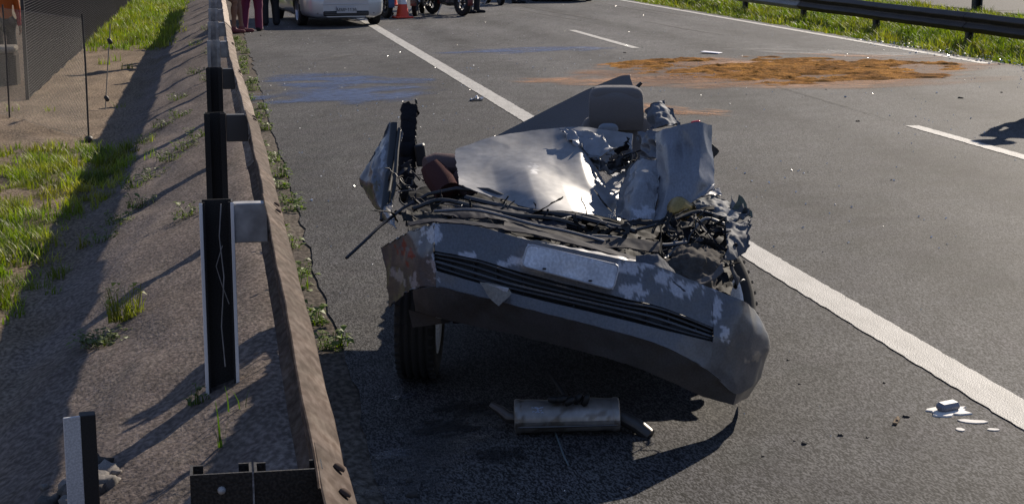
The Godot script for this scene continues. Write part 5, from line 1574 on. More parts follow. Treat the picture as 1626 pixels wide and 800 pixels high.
# ---------------------------------------------------------------- sand, litter and glass on the road
func sand_pile() -> void:
	var g := Geo.new()
	var n1 := noise(101, 0.9, 4); var n2 := noise(102, 5.0, 4)
	var a := Vector3(4.4, 0, -20.5); var b := Vector3(10.6, 0, -22.6)
	var d := (b - a); var side := Vector3(-d.z, 0, d.x).normalized()
	var nu := 230; var nv := 110
	for j in nv + 1:
		for k in nu + 1:
			var u := float(k) / nu; var v := float(j) / nv * 2.0 - 1.0
			var wide := 2.7 * sin(PI * pow(u, 0.75)) + 0.1
			var p := a + d * u + side * v * 2.1
			var m: float = 1.0 - absf(v * 2.1 + 0.25 * sin(u * 5.0)) / wide
			var body := smooth01(0.12, 0.42, u) * (1.0 - smooth01(0.93, 1.0, u))
			var h := -0.03 + 0.052 * smooth01(0.0, 0.55, m * 0.8 + 1.0 * n1.get_noise_2d(p.x * 0.55, p.z * 1.1) + 0.2 * n2.get_noise_2d(p.x * 0.4, p.z)) * body
			h += (0.03 * n1.get_noise_2d(p.x * 1.8, p.z * 2.4) + 0.03 * maxf(0, n2.get_noise_2d(p.x * 0.8, p.z * 1.6)) + 0.008 * n2.get_noise_2d(p.x * 4.0, p.z * 4.0)) * smooth01(-0.05, 0.5, m)
			if m < -0.15: h = -0.04
			var tone := 1.0 + 0.8 * n2.get_noise_2d(p.x * 0.6, p.z * 1.8) + 0.6 * n1.get_noise_2d(p.x * 2, p.z * 2)
			g.col = Color(0.52, 0.24, 0.05).lerp(Color(0.30, 0.13, 0.028), clampf(0.5 + n1.get_noise_2d(p.x * 1.5 + 30, p.z), 0, 1)) * tone
			g.add(Vector3(p.x, h, p.z), Vector2(p.x, p.z))
	var w := nu + 1
	for j in nv:
		for k in nu:
			var q := j * w + k
			if maxf(maxf(g.v[q].y, g.v[q + 1].y), maxf(g.v[q + w].y, g.v[q + w + 1].y)) > 0.001:
				g.join(q, q + 1, q + w + 1, q + w)
	var o := solo("sand_pile", g, mat(Color.WHITE, 1.0, 0, grain(103, 0.06, 0.55, 1.0, 512, 4, 2.0), 1.6, bumps(104, 0.06, 9.0), 1.0, true), "long low heap of orange sand spread over the spill on the far lanes", "sand")
	o.set_meta("kind", "stuff")

func litter() -> void:
	var r := RandomNumberGenerator.new()
	r.seed = 12
	# broken glass and chips, far too many to count
	var mesh := Geo.new()
	mesh.tri(Vector3(-1, 0, -0.6), Vector3(0.9, 0.1, -0.7), Vector3(0.1, 0.2, 1))
	mesh.tri(Vector3(-1, 0, -0.6), Vector3(0.1, 0.2, 1), Vector3(0, 0.9, 0)); mesh.tri(Vector3(0.9, 0.1, -0.7), Vector3(0, 0.9, 0), Vector3(0.1, 0.2, 1)); mesh.tri(Vector3(-1, 0, -0.6), Vector3(0, 0.9, 0), Vector3(0.9, 0.1, -0.7))
	var places := []; var tones := []
	var nz := noise(111, 0.35, 3)
	for k in 4000:
		var z := -4.0 - 40.0 * pow(r.randf(), 0.8)
		var x := r.randf_range(0.55, 11.2)
		if r.randf() > 0.45 + 0.9 * nz.get_noise_2d(x, z): continue
		var s := r.randf_range(0.004, 0.0125) * ((1.0 if z > -24 else 0.7) if z < -9 else 0.42)
		if r.randf() < 0.02: s *= 1.9
		places.append(Transform3D(Basis.from_euler(Vector3(r.randf_range(-0.5, 0.5), r.randf() * TAU, r.randf_range(-0.5, 0.5))).scaled(Vector3(s, s, s)), Vector3(x, 0.003, z)))
		var v := r.randf_range(0.35, 0.9)
		tones.append(Color(v, v * 0.99, v * 0.96) if r.randf() < 0.95 else Color(0.03, 0.03, 0.03))
	for k in 500:                                                      # thicker along the verge at the far side
		var z := r.randf_range(-27.5, -20.5)
		var x := 11.25 + r.randfn(0, 0.22)
		var s := r.randf_range(0.006, 0.028)
		places.append(Transform3D(Basis.from_euler(Vector3(r.randf_range(-0.5, 0.5), r.randf() * TAU, 0)).scaled(Vector3(s, s * 0.6, s)), Vector3(x, 0.004, z)))
		var v := r.randf_range(0.3, 0.75) if r.randf() < 0.6 else 0.05
		tones.append(Color(v, v * 0.98, v * 0.94))
	grass_mass("broken_glass", mesh.mesh(), mat(Color.WHITE, 0.25, 0.1), places, tones, "glittering crumbs of broken glass strewn over the asphalt")
	# dark lumps and scraps one can pick out
	var dark := mat(lin(0.02, 0.018, 0.016), 0.8)
	for p in [[Vector3(2.131, 0, -5.61), 0.016, "between the wreck and the grey block, largest of the nearer ones"], [Vector3(2.303, 0, -5.682), 0.014, "in the middle between wreck and grey block"], [Vector3(2.646, 0, -5.871), 0.016, "touching the pale splinter of wood"], [Vector3(2.107, 0, -5.654), 0.007, "just beside the largest near crumb"], [Vector3(1.928, 0, -5.495), 0.008, "nearest to the tip of the car shadow"], [Vector3(2.394, 0, -5.642), 0.009, "left of the pale splinter by a hand"], [Vector3(2.759, 0, -6.355), 0.009, "above the pale splinter, near the solid line"], [Vector3(2.396, 0, -6.4), 0.008, "beside the dented bumper corner"], [Vector3(2.485, 0, -6.784), 0.009, "highest beside the dented bumper corner"], [Vector3(8.372, 0, -17.496), 0.03, "at the right edge beyond the lanes, smaller one"], [Vector3(9.148, 0, -18.027), 0.022, "at the right edge, level with the sand pile"], [Vector3(6.336, 0, -15.519), 0.022, "before the sand, between the lane seams"], [Vector3(0.617, 0, -5.448), 0.02, "in the wet track below the rear tyre"], [Vector3(0.611, 0, -5.303), 0.026, "lowest in the wet track by the rail"], [Vector3(7.624, 0, -24.583), 0.04, "at the upper edge of the sand pile"], [Vector3(6.299, 0, -24.956), 0.03, "beyond the sand near the far dash"]]:
		var g := Geo.new()
		for k in 3: g.pill(Vector3(r.randf_range(-1, 1), 0.3, r.randf_range(-1, 1)) * p[1] * 0.45, Vector3(r.randf_range(0.4, 0.7), r.randf_range(0.3, 0.5), r.randf_range(0.4, 0.7)) * p[1], Basis(Vector3.UP, r.randf() * 3), 0.8, 8, 6)
		var o := solo("rubber_crumb", g, dark, "black crumb " + p[2], "debris", "black crumbs on the asphalt")
		o.position = p[0]
	# white cracked casing on its puddle of filler
	var t := thing("plastic_block", "small grey block stuck on a white spill beside the solid white line", "debris", Vector3(2.847, 0, -5.914), 0.35)
	var g := Geo.new()
	g.box(Vector3(0, 0.022, 0), Vector3(0.10, 0.034, 0.055), Basis(Vector3.RIGHT, 0.12), 0.012)
	part("block", g, mat(lin(0.19, 0.19, 0.21), 0.5), t)
	g = Geo.new()
	var n1 := noise(121, 9.0, 3)
	var c := []
	for k in 28:
		var w := TAU * k / 28
		var rr := 1.0 + 0.55 * n1.get_noise_2d(cos(w), sin(w)) + (0.5 if k in [5, 6] else 0.0)
		c.append(Vector3(cos(w) * 0.085 * rr, 0.0, sin(w) * 0.062 * rr))
	for k in 28:
		g.tri(Vector3(0, 0.009, 0), c[k] + Vector3.UP * 0.006, c[(k + 1) % 28] + Vector3.UP * 0.006)
		g.quad(c[k] + Vector3.UP * 0.006, c[(k + 1) % 28] + Vector3.UP * 0.006, c[(k + 1) % 28] * 1.04, c[k] * 1.04)
	part("spill", g, mat(lin(0.62, 0.59, 0.54), 0.7), t)
	for q in [[Vector3(2.879, 0, -5.76), 0.05, 0.016, "long thin white flake lying beside the grey block"], [Vector3(2.787, 0, -5.668), 0.018, 0.012, "small white flake lying nearer than the grey block"], [Vector3(2.91, 0, -5.646), 0.024, 0.009, "thin white flake at the foot of the white line"]]:
		var f := Geo.new()
		var o := []
		for k in 9:
			var w := TAU * k / 9
			o.append(Vector3(cos(w) * q[1], 0.004, sin(w) * q[2] * 1.4) * (1.0 + 0.4 * n1.get_noise_2d(cos(w) * 3.0, sin(w) * 2.0 + q[1] * 90.0)))
		shard(f, o, Vector3(0, -0.004, 0), 0.0)
		var ob := solo("paint_flake", f, mat(lin(0.6, 0.57, 0.52), 0.8), q[3], "debris")
		ob.position = q[0]; ob.rotation.y = -0.35
	g = Geo.new()
	g.box(Vector3(0, 0.006, 0), Vector3(0.075, 0.008, 0.018), Basis.IDENTITY, 0.002)
	g.box(Vector3(0.014, 0.013, 0.002), Vector3(0.05, 0.006, 0.01), Basis(Vector3.UP, 0.12), 0.002)
	var chip := solo("wood_chip", g, mat(lin(0.25, 0.19, 0.13), 0.9, 0, M.fine, 8.0), "pale brown splinter of wood on the asphalt beside a black crumb", "debris")
	chip.position = Vector3(2.581, 0, -5.806); chip.rotation.y = 1.0
	t = thing("crushed_wrapper", "white crushed wrapper on the shoulder beside the solid line", "litter", Vector3(2.873, 0, -18.204), 0.2)
	g = Geo.new()
	sheet(g, [[Vector3(-0.07, 0.01, 0.03), Vector3(-0.02, 0.05, 0.03), Vector3(0.03, 0.02, 0.04), Vector3(0.08, 0.03, 0.02)], [Vector3(-0.08, 0.02, -0.03), Vector3(-0.02, 0.03, -0.03), Vector3(0.04, 0.05, -0.04), Vector3(0.09, 0.01, -0.02)]], {"nu": 16, "nv": 8, "amp": 0.03, "freq": 14.0, "seed": 5, "jag": 0.02})
	part("foil", g, mat(lin(0.6, 0.6, 0.6), 0.5), t)
	g = Geo.new()
	g.tube([Vector3(-0.09, 0.012, 0.03), Vector3(-0.02, 0.014, 0.045), Vector3(0.06, 0.012, 0.05)], 0.008, 6)
	part("handle", g, mat(lin(0.06, 0.06, 0.06), 0.6), t)
	g = Geo.new()
	g.box(Vector3.ZERO, Vector3(0.18, 0.012, 0.30), Basis(Vector3.RIGHT, 0.05), 0.004)
	var sheet_o := solo("white_sheet", g, mat(lin(0.6, 0.6, 0.66), 0.6), "flat white scrap lying at the far edge of the sand", "litter")
	sheet_o.position = Vector3(7.586, 0, -24.59) + Vector3(0, 0.02, 0); sheet_o.rotation.y = 0.9
	g = Geo.new()
	g.tube([Vector3(1.232, 0, -5.891) + Vector3(0, 0.006, 0), Vector3(1.216, 0, -5.721) + Vector3(0, 0.006, 0), Vector3(1.206, 0, -5.618) + Vector3(0, 0.006, 0), Vector3(1.201, 0, -5.509) + Vector3(0, 0.005, 0)], 0.0035, 6)
	solo("pale_strap", g, mat(lin(0.10, 0.13, 0.14), 0.4), "thin pale green wire lying on the asphalt before the muffler", "wire")
	# stones at the broken stub post
	var rock := mat(Color.WHITE, 0.95, 0, M.fine, 7.0, M.dents, 0.8)
	var rn := noise(131, 5.0, 3)
	for k in 34:
		var px := r.randf_range(0, 190) if k > 5 else r.randf_range(90, 160); var py := 790.0 - absf(r.randfn(0, 26)) - (0 if px < 110 else 8)
		var s := r.randf_range(0.012, 0.05) * (1.5 if k < 4 else 1.0)
		var at := Vector3(-0.56 + (px - 125) / 400.0, 0, -6.2 - (790.0 - py) / 170.0)
		g = Geo.new()
		var v := r.randf_range(0.06, 0.26)
		g.col = Color(v, v * 0.92, v * 0.84)
		g.pill(Vector3.ZERO, Vector3(s * r.randf_range(0.8, 1.4), s * r.randf_range(0.5, 0.9), s), Basis(Vector3.UP, r.randf() * 3), 0.6, 8, 6)
		for q in g.v.size(): g.v[q] *= 1.0 + 0.6 * rn.get_noise_3dv(g.v[q] * 5.0 + Vector3(k * 3, 0, 0))
		var o := solo("rock", g, rock, "one of the rough grey stones heaped round the stub post", "stone", "stones heaped round the stub post")
		o.position = Vector3(at.x, ground_y(at.x, at.z) + s * 0.3, at.z)

func stub_post() -> void:
	var t := thing("stub_post", "short sawn off post with a pale face, held by stones low on the bank", "post", Vector3(-0.545, ground_y(-0.545, -6.05), -6.05), 0.12)
	var g := Geo.new()
	g.box(Vector3(-0.03, 0.075, 0), Vector3(0.062, 0.62, 0.012), Basis(Vector3.UP, 0.15), 0.002)
	part("pale_flange", g, mat(lin(0.6, 0.6, 0.6), 0.6, 0.0, M.fine, 6.0), t)
	g = Geo.new()
	g.box(Vector3(0.028, 0.075, -0.03), Vector3(0.058, 0.62, 0.06), Basis.IDENTITY, 0.003)
	part("web", g, mat(lin(0.02, 0.018, 0.017), 0.7, 0.2, M.fine, 6.0), t)
	g = Geo.new()
	g.box(Vector3(0.0, -0.02, 0.06), Vector3(0.2, 0.03, 0.07), Basis(Vector3.BACK, -0.12), 0.01)
	part("rusty_plate", g, mat(lin(0.05, 0.04, 0.032), 0.8, 0.1, M.fine, 6.0), t)

# ---------------------------------------------------------------- scene
const PITCH := 0.194806
const YAW := 0.178450

func _ready() -> void:
	rng.seed = 7
	land.seed = 3; land.frequency = 0.5; land.fractal_octaves = 4
	var cam := Camera3D.new()
	cam.name = "camera"
	cam.position = Vector3(0, 1.9, 0)
	cam.rotation = Vector3(-PITCH, -YAW, 0)
	cam.fov = 17.4923
	cam.near = 0.1; cam.far = 900.0
	add_child(cam)
	cam.current = true
	var env := Environment.new()
	env.background_mode = Environment.BG_SKY
	var sm := ProceduralSkyMaterial.new()
	sm.sky_top_color = Color(0.40, 0.49, 0.66)
	sm.sky_horizon_color = Color(0.74, 0.78, 0.84)
	sm.sky_curve = 0.12
	sm.ground_bottom_color = Color(0.20, 0.19, 0.18)
	sm.ground_horizon_color = Color(0.40, 0.42, 0.45)
	sm.energy_multiplier = 1.0
	sm.sun_angle_max = 12.0
	env.sky = Sky.new()
	env.sky.sky_material = sm
	env.background_energy_multiplier = 0.66
	env.tonemap_mode = Environment.TONE_MAPPER_LINEAR
	env.tonemap_exposure = 1.62
	env.sdfgi_enabled = true; env.ssao_enabled = true; env.ssil_enabled = true
	var we := WorldEnvironment.new()
	we.name = "world_environment"
	we.environment = env
	add_child(we)
	var sun := DirectionalLight3D.new()
	sun.name = "sun"
	sun.light_energy = 1.5
	sun.light_color = Color(1.0, 0.95, 0.88)
	sun.light_angular_distance = 0.5
	sun.shadow_enabled = true
	var el := deg_to_rad(28.0); var az := deg_to_rad(40.0)
	sun.look_at_from_position(Vector3.ZERO, -Vector3(sin(az) * cos(el), sin(el), -cos(az) * cos(el)), Vector3.UP)
	add_child(sun)

	M.cloth = grain(501, 0.12, 0.7, 1.0, 256, 3, 1.8)
	M.weave = bumps(502, 0.2, 5.0, 256, 2)
	M.fine = grain(503, 0.03, 0.82, 1.0, 512, 6, 1.6)
	M.brushed = grain(504, 0.02, 0.88, 1.0, 512, 6, 1.6)
	M.dents = bumps(505, 0.02, 2.0, 512, 3)
	M.rubber = mat(lin(0.02, 0.019, 0.018), 0.85, 0, M.fine, 5.0)
	M.black = mat(lin(0.016, 0.016, 0.017), 0.6)
	M.white = mat(Color.WHITE, 0.6)

	# -- the setting
	build_ground()
	var grit := grain(21, 0.26, 0.42, 1.0, 1024, 3, 2.6, FastNoiseLite.TYPE_VALUE)
	var gritb := bumps(22, 0.13, 6.0, 1024, 2)
	var asphalt := mat(Color.WHITE, 0.72, 0, grit, 0.8, gritb, 0.14, true)
	asphalt.metallic_specular = 0.16
	asphalt.uv1_scale = Vector3(0.8, 0.8, 0.3)
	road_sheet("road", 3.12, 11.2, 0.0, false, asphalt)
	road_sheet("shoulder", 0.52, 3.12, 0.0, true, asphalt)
	var far := Geo.new()
	far.quad(Vector3(18.6, -0.06, 0), Vector3(30, -0.06, 0), Vector3(30, -0.06, -390), Vector3(18.6, -0.06, -390))
	far.col = Color(0.075, 0.073, 0.07)
	for k in far.c.size(): far.c[k] = Color(0.08, 0.078, 0.075)
	struct("far_carriageway", far, asphalt)
	var paint := mat(lin(0.56, 0.545, 0.52), 0.7, 0, grain(23, 0.12, 0.6, 1.0, 1024, 3, 2.0), 0.8, gritb, 0.4, true)
	stripe("solid_line", 3.12, 0.20, 4.0, -44.0, 0.005, paint, 1)
	stripe("solid_line_far_end", 3.12, 0.20, -44.0, -380.0, 0.005, paint, 1)
	var dz := -15.07
	while dz > -120:
		stripe("dashed_line", 6.72, 0.14, dz + 4.9, dz, 0.005, paint, 2)
		dz -= 15.75
	stripe("edge_line", 10.92, 0.16, -22.0, -66.0, 0.005, paint, 3, 0.4)
	var wet := clear_mat(0.12, 0.0, gritb, 0.22)
	var damp := clear_mat(0.3, 0.0, gritb, 0.5)
	var dull := clear_mat(0.85, 0, null, 1.0, grit, 0.8)
	patch("wet_patch", Vector3(0.55, 0, -20.9), Vector3(2.8, 0, -21.3), 2.6, 0.003, damp, Color(0.05, 0.078, 0.165), 4, 0.85, 3.0, 0.5)
	patch("wet_patch", Vector3(0.5, 0, -18.2), Vector3(2.5, 0, -20.2), 2.6, 0.004, damp, Color(0.05, 0.078, 0.165), 9, 0.85, 3.0, 0.5)
	patch("wet_patch", Vector3(3.3, 0, -25.4), Vector3(6.6, 0, -26.2), 1.3, 0.003, damp, Color(0.055, 0.085, 0.19), 6, 0.8, 3.0, 0.5)
	patch("wet_patch", Vector3(0.42, 0, -5.0), Vector3(1.0, 0, -6.35), 0.42, 0.003, damp, Color(0.03, 0.034, 0.042), 7, 0.5, 1.2, 0.6)
	patch("wet_patch", Vector3(0.66, 0, -6.47), Vector3(0.78, 0, -6.55), 0.09, 0.004, damp, Color(0.06, 0.065, 0.085), 8, 0.8, 1.0, 0.3, 30)
	patch("puddle", Vector3(0.524, 0, -5.711), Vector3(0.671, 0, -5.804), 0.12, 0.004, damp, Color(0.05, 0.07, 0.1), 11, 0.5, 1.0, 0.3, 30)
	for q in [[Vector3(0.681, 0, -5.991), Vector3(0.99, 0, -6.084), 0.26, 12], [Vector3(0.86, 0, -5.65), Vector3(1.096, 0, -5.72), 0.22, 13], [Vector3(0.809, 0, -6.22), Vector3(1.11, 0, -6.345), 0.3, 14]]:
		patch("oil_stain", q[0], q[1], q[2], 0.005, dull, Color(0.004, 0.004, 0.004), q[3], 0.9, 2.0, 0.4, 50)
	for q in [[Vector3(3.6, 0, -20.3), Vector3(7.2, 0, -21.0), 2.4, 21], [Vector3(4.6, 0, -20.3), Vector3(11.0, 0, -22.7), 5.6, 41], [Vector3(5.2, 0, -20.2), Vector3(11.2, 0, -22.4), 5.0, 43], [Vector3(4.9, 0, -22.3), Vector3(8.2, 0, -24.0), 1.1, 22], [Vector3(3.9, 0, -18.2), Vector3(5.0, 0, -16.2), 1.0, 23], [Vector3(4.6, 0, -16.9), Vector3(5.4, 0, -16.3), 0.8, 26], [Vector3(8.4, 0, -24.4), Vector3(11.0, 0, -23.2), 0.9, 24], [Vector3(5.0, 0, -21.4), Vector3(9.4, 0, -21.2), 3.0, 25]]:
		patch("sand_dust", q[0], q[1], q[2], 0.004, dull, Color(0.50, 0.19, 0.045), q[3], 0.95, 3.0, 0.7)
	patch("pale_dust", Vector3(8.0, 0, -25.6), Vector3(11.3, 0, -23.0), 1.5, 0.006, dull, Color(0.4, 0.385, 0.37), 27, 0.7, 3.0, 0.7)
	for q in [[Vector3(7.444, 0, -42.472), Vector3(8.171, 0, -32.455), 0.16, 31], [Vector3(7.023, 0, -40.073), Vector3(7.781, 0, -32.301), 0.10, 32], [Vector3(9.96, 0, -43.172), Vector3(10.058, 0, -34.021), 0.15, 33], [Vector3(10.238, 0, -40.172), Vector3(10.443, 0, -34.462), 0.12, 34], [Vector3(8.849, 0, -33.743), Vector3(9.106, 0, -28.474), 0.18, 35]]:
		patch("skid_mark", q[0], q[1], q[2], 0.006, dull, Color(0.028, 0.027, 0.027), q[3], 0.75, 12.0, 0.5, 120)
	patch("road_seam", Vector3(6.809, 0, -20.396), Vector3(6.705, 0, -15.179), 0.12, 0.006, dull, Color(0.03, 0.029, 0.029), 36, 0.5, 6.0, 0.6, 120)
	patch("road_seam", Vector3(1.438, 0, -24.312), Vector3(2.255, 0, -25.685), 0.25, 0.006, dull, Color(0.16, 0.15, 0.14), 37, 0.5, 6.0, 0.6, 60)

	near_rail()
	far_rail()
	fences()
	var wall := thing("low_wall", "low pale stone wall with a dark shaded front, behind the wire fence", "wall", Vector3(-4.6, -0.55, -26.6), 0.0)
	var g := Geo.new()
	g.box(Vector3(0, 0.28, 0), Vector3(3.1, 0.56, 0.5), Basis.IDENTITY, 0.03)
	part("wall_body", g, mat(lin(0.09, 0.08, 0.07), 0.95, 0, M.fine, 2.0), wall)  # wall front coloured dark, its shade painted in below the pale caps
	for k in 6:
		g = Geo.new()
		g.box(Vector3(-1.3 + k * 0.52, 0.62, 0.02), Vector3(0.5, 0.1, 0.62), Basis(Vector3.UP, 0.02 * (k % 3)), 0.03)
		part("cap_stone", g, mat(lin(0.33, 0.29, 0.23), 0.95, 0, M.fine, 3.0), wall)
	var pst := thing("steel_post", "short dark steel post on the grass median beyond the low guardrail", "post", Vector3(18.2, -0.08, -37.4))
	g = Geo.new()
	c_post(g, Vector3.ZERO, 0.9, 0.22, 0.14, 1.0, 0.04)
	part("post_body", g, M.black, pst)
	g = Geo.new()
	g.box(Vector3(0, 0.9, 0), Vector3(0.24, 0.02, 0.16), Basis.IDENTITY, 0.004)
	part("cap", g, M.black, pst)

	# -- vegetation
	var leaf := leaf_mat(Color.WHITE, lin(0.8, 0.95, 0.2))
	var L := scatter_lawn(-3.9, -0.3, -20.5, -9.8, 8200, 1.0, 61)
	grass_mass("grass", tuft_mesh(11, 0.12, 0.17, 5), leaf, L[0], L[1], "bright green grass in the ditch below the bank")
	L = scatter_lawn(-2.9, -0.2, -62, -20.5, 6500, 1.25, 62)
	grass_mass("grass", tuft_mesh(10, 0.15, 0.2, 6, 0.009), leaf, L[0], L[1], "yellow green grass strip beside the wire mesh fence")
	L = scatter_lawn(11.1, 17.9, -60, -17, 15000, 1.5, 63)
	grass_mass("grass", tuft_mesh(10, 0.125, 0.22, 7, 0.009), leaf, L[0], L[1], "bright green grass of the median round the low guardrail")
	plant("grass_tuft", "yellow green clump of grass standing alone on the dark bank", "plant", "", Vector3(-0.55, -1, -9.3), 95, 0.21, 0.10, 71, 46, Color(0.27, 0.27, 0.03))
	plant("weed_plant", "low leafy weed mat at the foot of the lone yellow grass clump", "plant", "", Vector3(-0.66, -1, -8.95), 30, 0.07, 0.16, 72, 150, Color(0.11, 0.14, 0.03))
	plant("grass_tuft", "dark green tuft of grass behind the rusty nearest post", "plant", "", Vector3(0.02, -1, -5.1), 90, 0.16, 0.12, 73, 10, Color(0.05, 0.075, 0.015))
	plant("grass_tuft", "few tall thin grass blades beside the second guardrail post", "plant", "", Vector3(-0.02, -1, -6.2), 4, 0.24, 0.03, 74)
	plant("grass_tuft", "pair of tall thin grass blades in the shade beside the rail", "plant", "", Vector3(0.04, -1, -6.6), 3, 0.2, 0.04, 75)
	plant("weed_plant", "small weed at the bottom of the pale flanged post", "plant", "", Vector3(-0.12, -1, -6.95), 14, 0.09, 0.05, 76, 12)
	plant("grass_tuft", "tuft of grass cut by the frame beside the rusty nearest post", "plant", "", Vector3(-0.13, -1, -5.35), 26, 0.14, 0.05, 77)
	var slope := [Vector3(-0.62, -1, -13.4), Vector3(-0.76, -1, -12.9), Vector3(-0.9, -1, -12.5), Vector3(-0.2, -1, -16.5), Vector3(-0.32, -1, -16.0), Vector3(-0.45, -1, -15.5), Vector3(-0.6, -1, -15.0), Vector3(-0.74, -1, -14.7), Vector3(-0.42, -1, -19.1), Vector3(-0.62, -1, -18.8), Vector3(-0.8, -1, -18.3), Vector3(-0.22, -1, -12.0), Vector3(-0.5, -1, -21.5), Vector3(-0.1, -1, -22.6), Vector3(-0.3, -1, -24.5), Vector3(-0.1, -1, -27.5), Vector3(-0.35, -1, -31), Vector3(-0.15, -1, -34)]
	var spots := ["third guardrail post, uppermost of three", "third guardrail post, middle one of three", "third guardrail post, lowest of three", "fourth post and right behind it", "fourth post, second from that post", "fourth post, third from that post", "fourth post, fourth from that post", "fourth post, lowest of its row", "fifth post, nearest to that post", "fifth post, second from that post", "fifth post, lowest of its row", "third post and touching its foot", "sixth post and low down", "sixth post and near the rail", "seventh post", "eighth post and near the rail", "ninth post and low down", "tenth post"]
	for k in slope.size():
		plant("weed_plant", "weed clump on the bank, level with the %s" % spots[k], "plant", "weeds rooted in the dark bank", slope[k], 24, 0.10, 0.13, 200 + k, 60, Color(0.13, 0.17, 0.025))
	var z := -7.4
	var r := RandomNumberGenerator.new()
	r.seed = 99
	var nth := 0
	var which := ["nearest", "second", "third", "fourth", "fifth", "sixth", "seventh", "eighth", "ninth", "tenth", "eleventh", "twelfth", "thirteenth", "fourteenth", "fifteenth", "sixteenth", "seventeenth", "eighteenth", "nineteenth", "twentieth", "twenty first", "twenty second", "twenty third", "twenty fourth", "twenty fifth", "twenty sixth", "twenty seventh", "twenty eighth", "twenty ninth", "thirtieth"]
	while z > -33 and nth < 30:
		plant("weed_plant", "leafy weed on the shoulder edge beside the guardrail, %s counted from the nearest" % which[nth], "plant", "weeds along the shoulder edge", Vector3(0.42 + r.randf_range(-0.09, 0.07), 0.0 - 0.02, z), 14, r.randf_range(0.06, 0.13), r.randf_range(0.05, 0.10), int(300 - z * 7), 60, Color(0.17, 0.23, 0.03))
		z -= r.randf_range(0.3, 0.9) * (1.0 if z > -14 else 1.6)
		nth += 1

	# -- the wreck and what lies round it
	wreck()
	muffler()
	sand_pile()
	stub_post()
	litter()

	# -- far end of the scene
	var silver := lin(0.42, 0.44, 0.47)
	car("silver parked car with its front to the wreck, stopped on the shoulder", Vector3(2.28, 0, -34.75), 0.14, silver)
	var c2 := car("dark parked car stopped on the far lane, its wheels cut by the frame", Vector3(9.25, 0, -45.0), 0.0, lin(0.03, 0.032, 0.036))
	motorcycle("dark motorcycle next to the silver car with a blue tinted wheel", Vector3(3.475, 0, -35.979) + Vector3(0.05, 0, -0.5), 0.25, lin(0.03, 0.06, 0.14))
	motorcycle("black motorcycle standing behind the orange traffic cone", Vector3(4.422, 0, -36.612) + Vector3(0.15, 0, -0.6), -0.25, lin(0.03, 0.03, 0.03))
	motorcycle("black motorcycle turned three quarters, a booted rider standing beside it", Vector3(5.458, 0, -36.425) + Vector3(-0.28, 0, -0.6), 0.42, lin(0.1, 0.01, 0.01))
	motorcycle("farthest motorcycle, only its lower front wheel showing", Vector3(7.116, 0, -41.436) + Vector3(0, 0, -0.65), 0.1, lin(0.02, 0.02, 0.02))
	cone("orange traffic cone with pale bands standing at the solid line", Vector3(4.028, 0, -35.749))
	cone("second orange traffic cone farther back between the motorcycles", Vector3(4.417, 0, -41.569))
	var skin := Color(0.30, 0.16, 0.10); var dark := Color(0.018, 0.018, 0.022); var hair := Color(0.015, 0.012, 0.01)
	person("person in blue shorts and sandals sitting on the guardrail", Vector3(0.06, 0, -31.2), PI / 2 - 0.15, {"skin": skin, "top": Color(0.05, 0.12, 0.22), "legs": Color(0.04, 0.08, 0.16), "short": true, "shoes": Color(0.22, 0.06, 0.06), "hair": hair},
		{"hip": Vector3(0, 0.87, 0), "chest": Vector3(0, 1.2, 0.08), "neck": Vector3(0, 1.4, 0.1), "head": Vector3(0, 1.54, 0.15), "hipl": Vector3(0.09, 0.85, 0.02), "hipr": Vector3(-0.09, 0.85, 0.02), "kneel": Vector3(0.14, 0.62, 0.36), "kneer": Vector3(-0.12, 0.60, 0.34), "anklel": Vector3(0.12, 0.10, 0.42), "ankler": Vector3(-0.10, 0.10, 0.30), "toel": Vector3(0.15, 0.035, 0.62), "toer": Vector3(-0.14, 0.035, 0.49),
		"shl": Vector3(0.18, 1.34, 0.08), "shr": Vector3(-0.18, 1.34, 0.08), "ell": Vector3(0.24, 1.08, 0.14), "elr": Vector3(-0.24, 1.08, 0.14), "wrl": Vector3(0.15, 0.80, 0.32), "wrr": Vector3(-0.15, 0.80, 0.30)})
	var pp := Vector3(0.71, 0, -31.683)
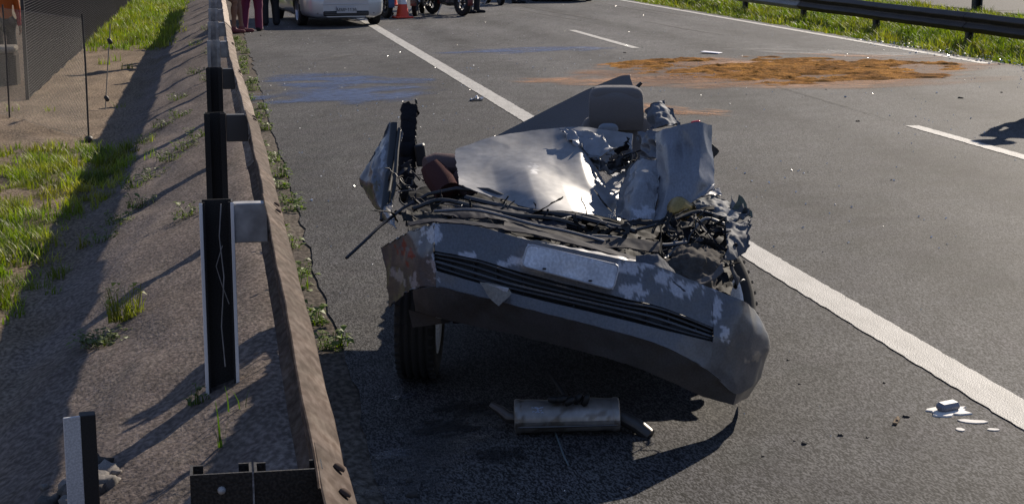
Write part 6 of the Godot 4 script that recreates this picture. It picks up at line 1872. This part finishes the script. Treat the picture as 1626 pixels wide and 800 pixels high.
	person("person in loose magenta trousers standing beside the silver car", pp, PI * 0.95, {"skin": skin, "top": Color(0.25, 0.22, 0.22), "legs": Color(0.19, 0.016, 0.07), "shoes": Color(0.02, 0.02, 0.025), "hair": hair, "loose": 1.25}, {"kneel": Vector3(0.13, 0.49, 0.02), "anklel": Vector3(0.16, 0.085, -0.04), "toel": Vector3(0.2, 0.035, 0.12)})
	person("person in black trousers between the magenta trousers and the silver car", Vector3(1.104, 0, -33.506), PI * 1.1, {"skin": skin, "top": Color(0.06, 0.06, 0.07), "legs": dark, "shoes": dark, "hair": hair, "loose": 1.3})
	person("person in black trousers and boots standing beside the first motorcycle", Vector3(3.731, 0, -37.013), 0.6, {"skin": skin, "top": dark, "legs": dark, "shoes": dark, "hair": hair, "sleeve": dark, "loose": 1.2})
	person("person in dark trousers standing behind the motorcycles", Vector3(5.243, 0, -40.063), -0.4, {"skin": skin, "top": Color(0.08, 0.09, 0.10), "legs": Color(0.025, 0.027, 0.035), "shoes": dark, "hair": hair, "loose": 1.2})
	person("person in black boots stepping beside the turned motorcycle", Vector3(5.83, 0, -37.632), 1.1, {"skin": skin, "top": dark, "legs": Color(0.022, 0.022, 0.025), "shoes": dark, "hair": hair, "loose": 1.25}, {"anklel": Vector3(0.10, 0.085, 0.10), "toel": Vector3(0.13, 0.035, 0.28), "kneel": Vector3(0.11, 0.50, 0.12)})
	person("person far back in dark boots, only the feet showing", Vector3(7.783, 0, -42.411), 0.9, {"skin": skin, "top": dark, "legs": dark, "shoes": dark, "hair": hair})
	person("person in an orange and red shirt behind the wire fence", Vector3(-3.32, -0.5, -27.4), 0.3, {"skin": skin, "top": Color(0.62, 0.13, 0.015), "legs": dark, "shoes": dark, "hair": hair, "sleeve": Color(0.5, 0.02, 0.03)})
	person("person in a pale grey shirt at the left end of the low wall", Vector3(-3.75, -0.5, -27.3), 0.7, {"skin": skin, "top": Color(0.42, 0.42, 0.45), "legs": Color(0.03, 0.03, 0.05), "shoes": dark, "hair": hair})
	person("onlooker standing on the lanes beyond the frame, seen by the shadow", Vector3(8.97, 0, -16.2), -0.6, {"skin": skin, "top": Color(0.2, 0.2, 0.22), "legs": dark, "shoes": dark, "hair": hair, "shadow_hat": true, "loose": 1.4})
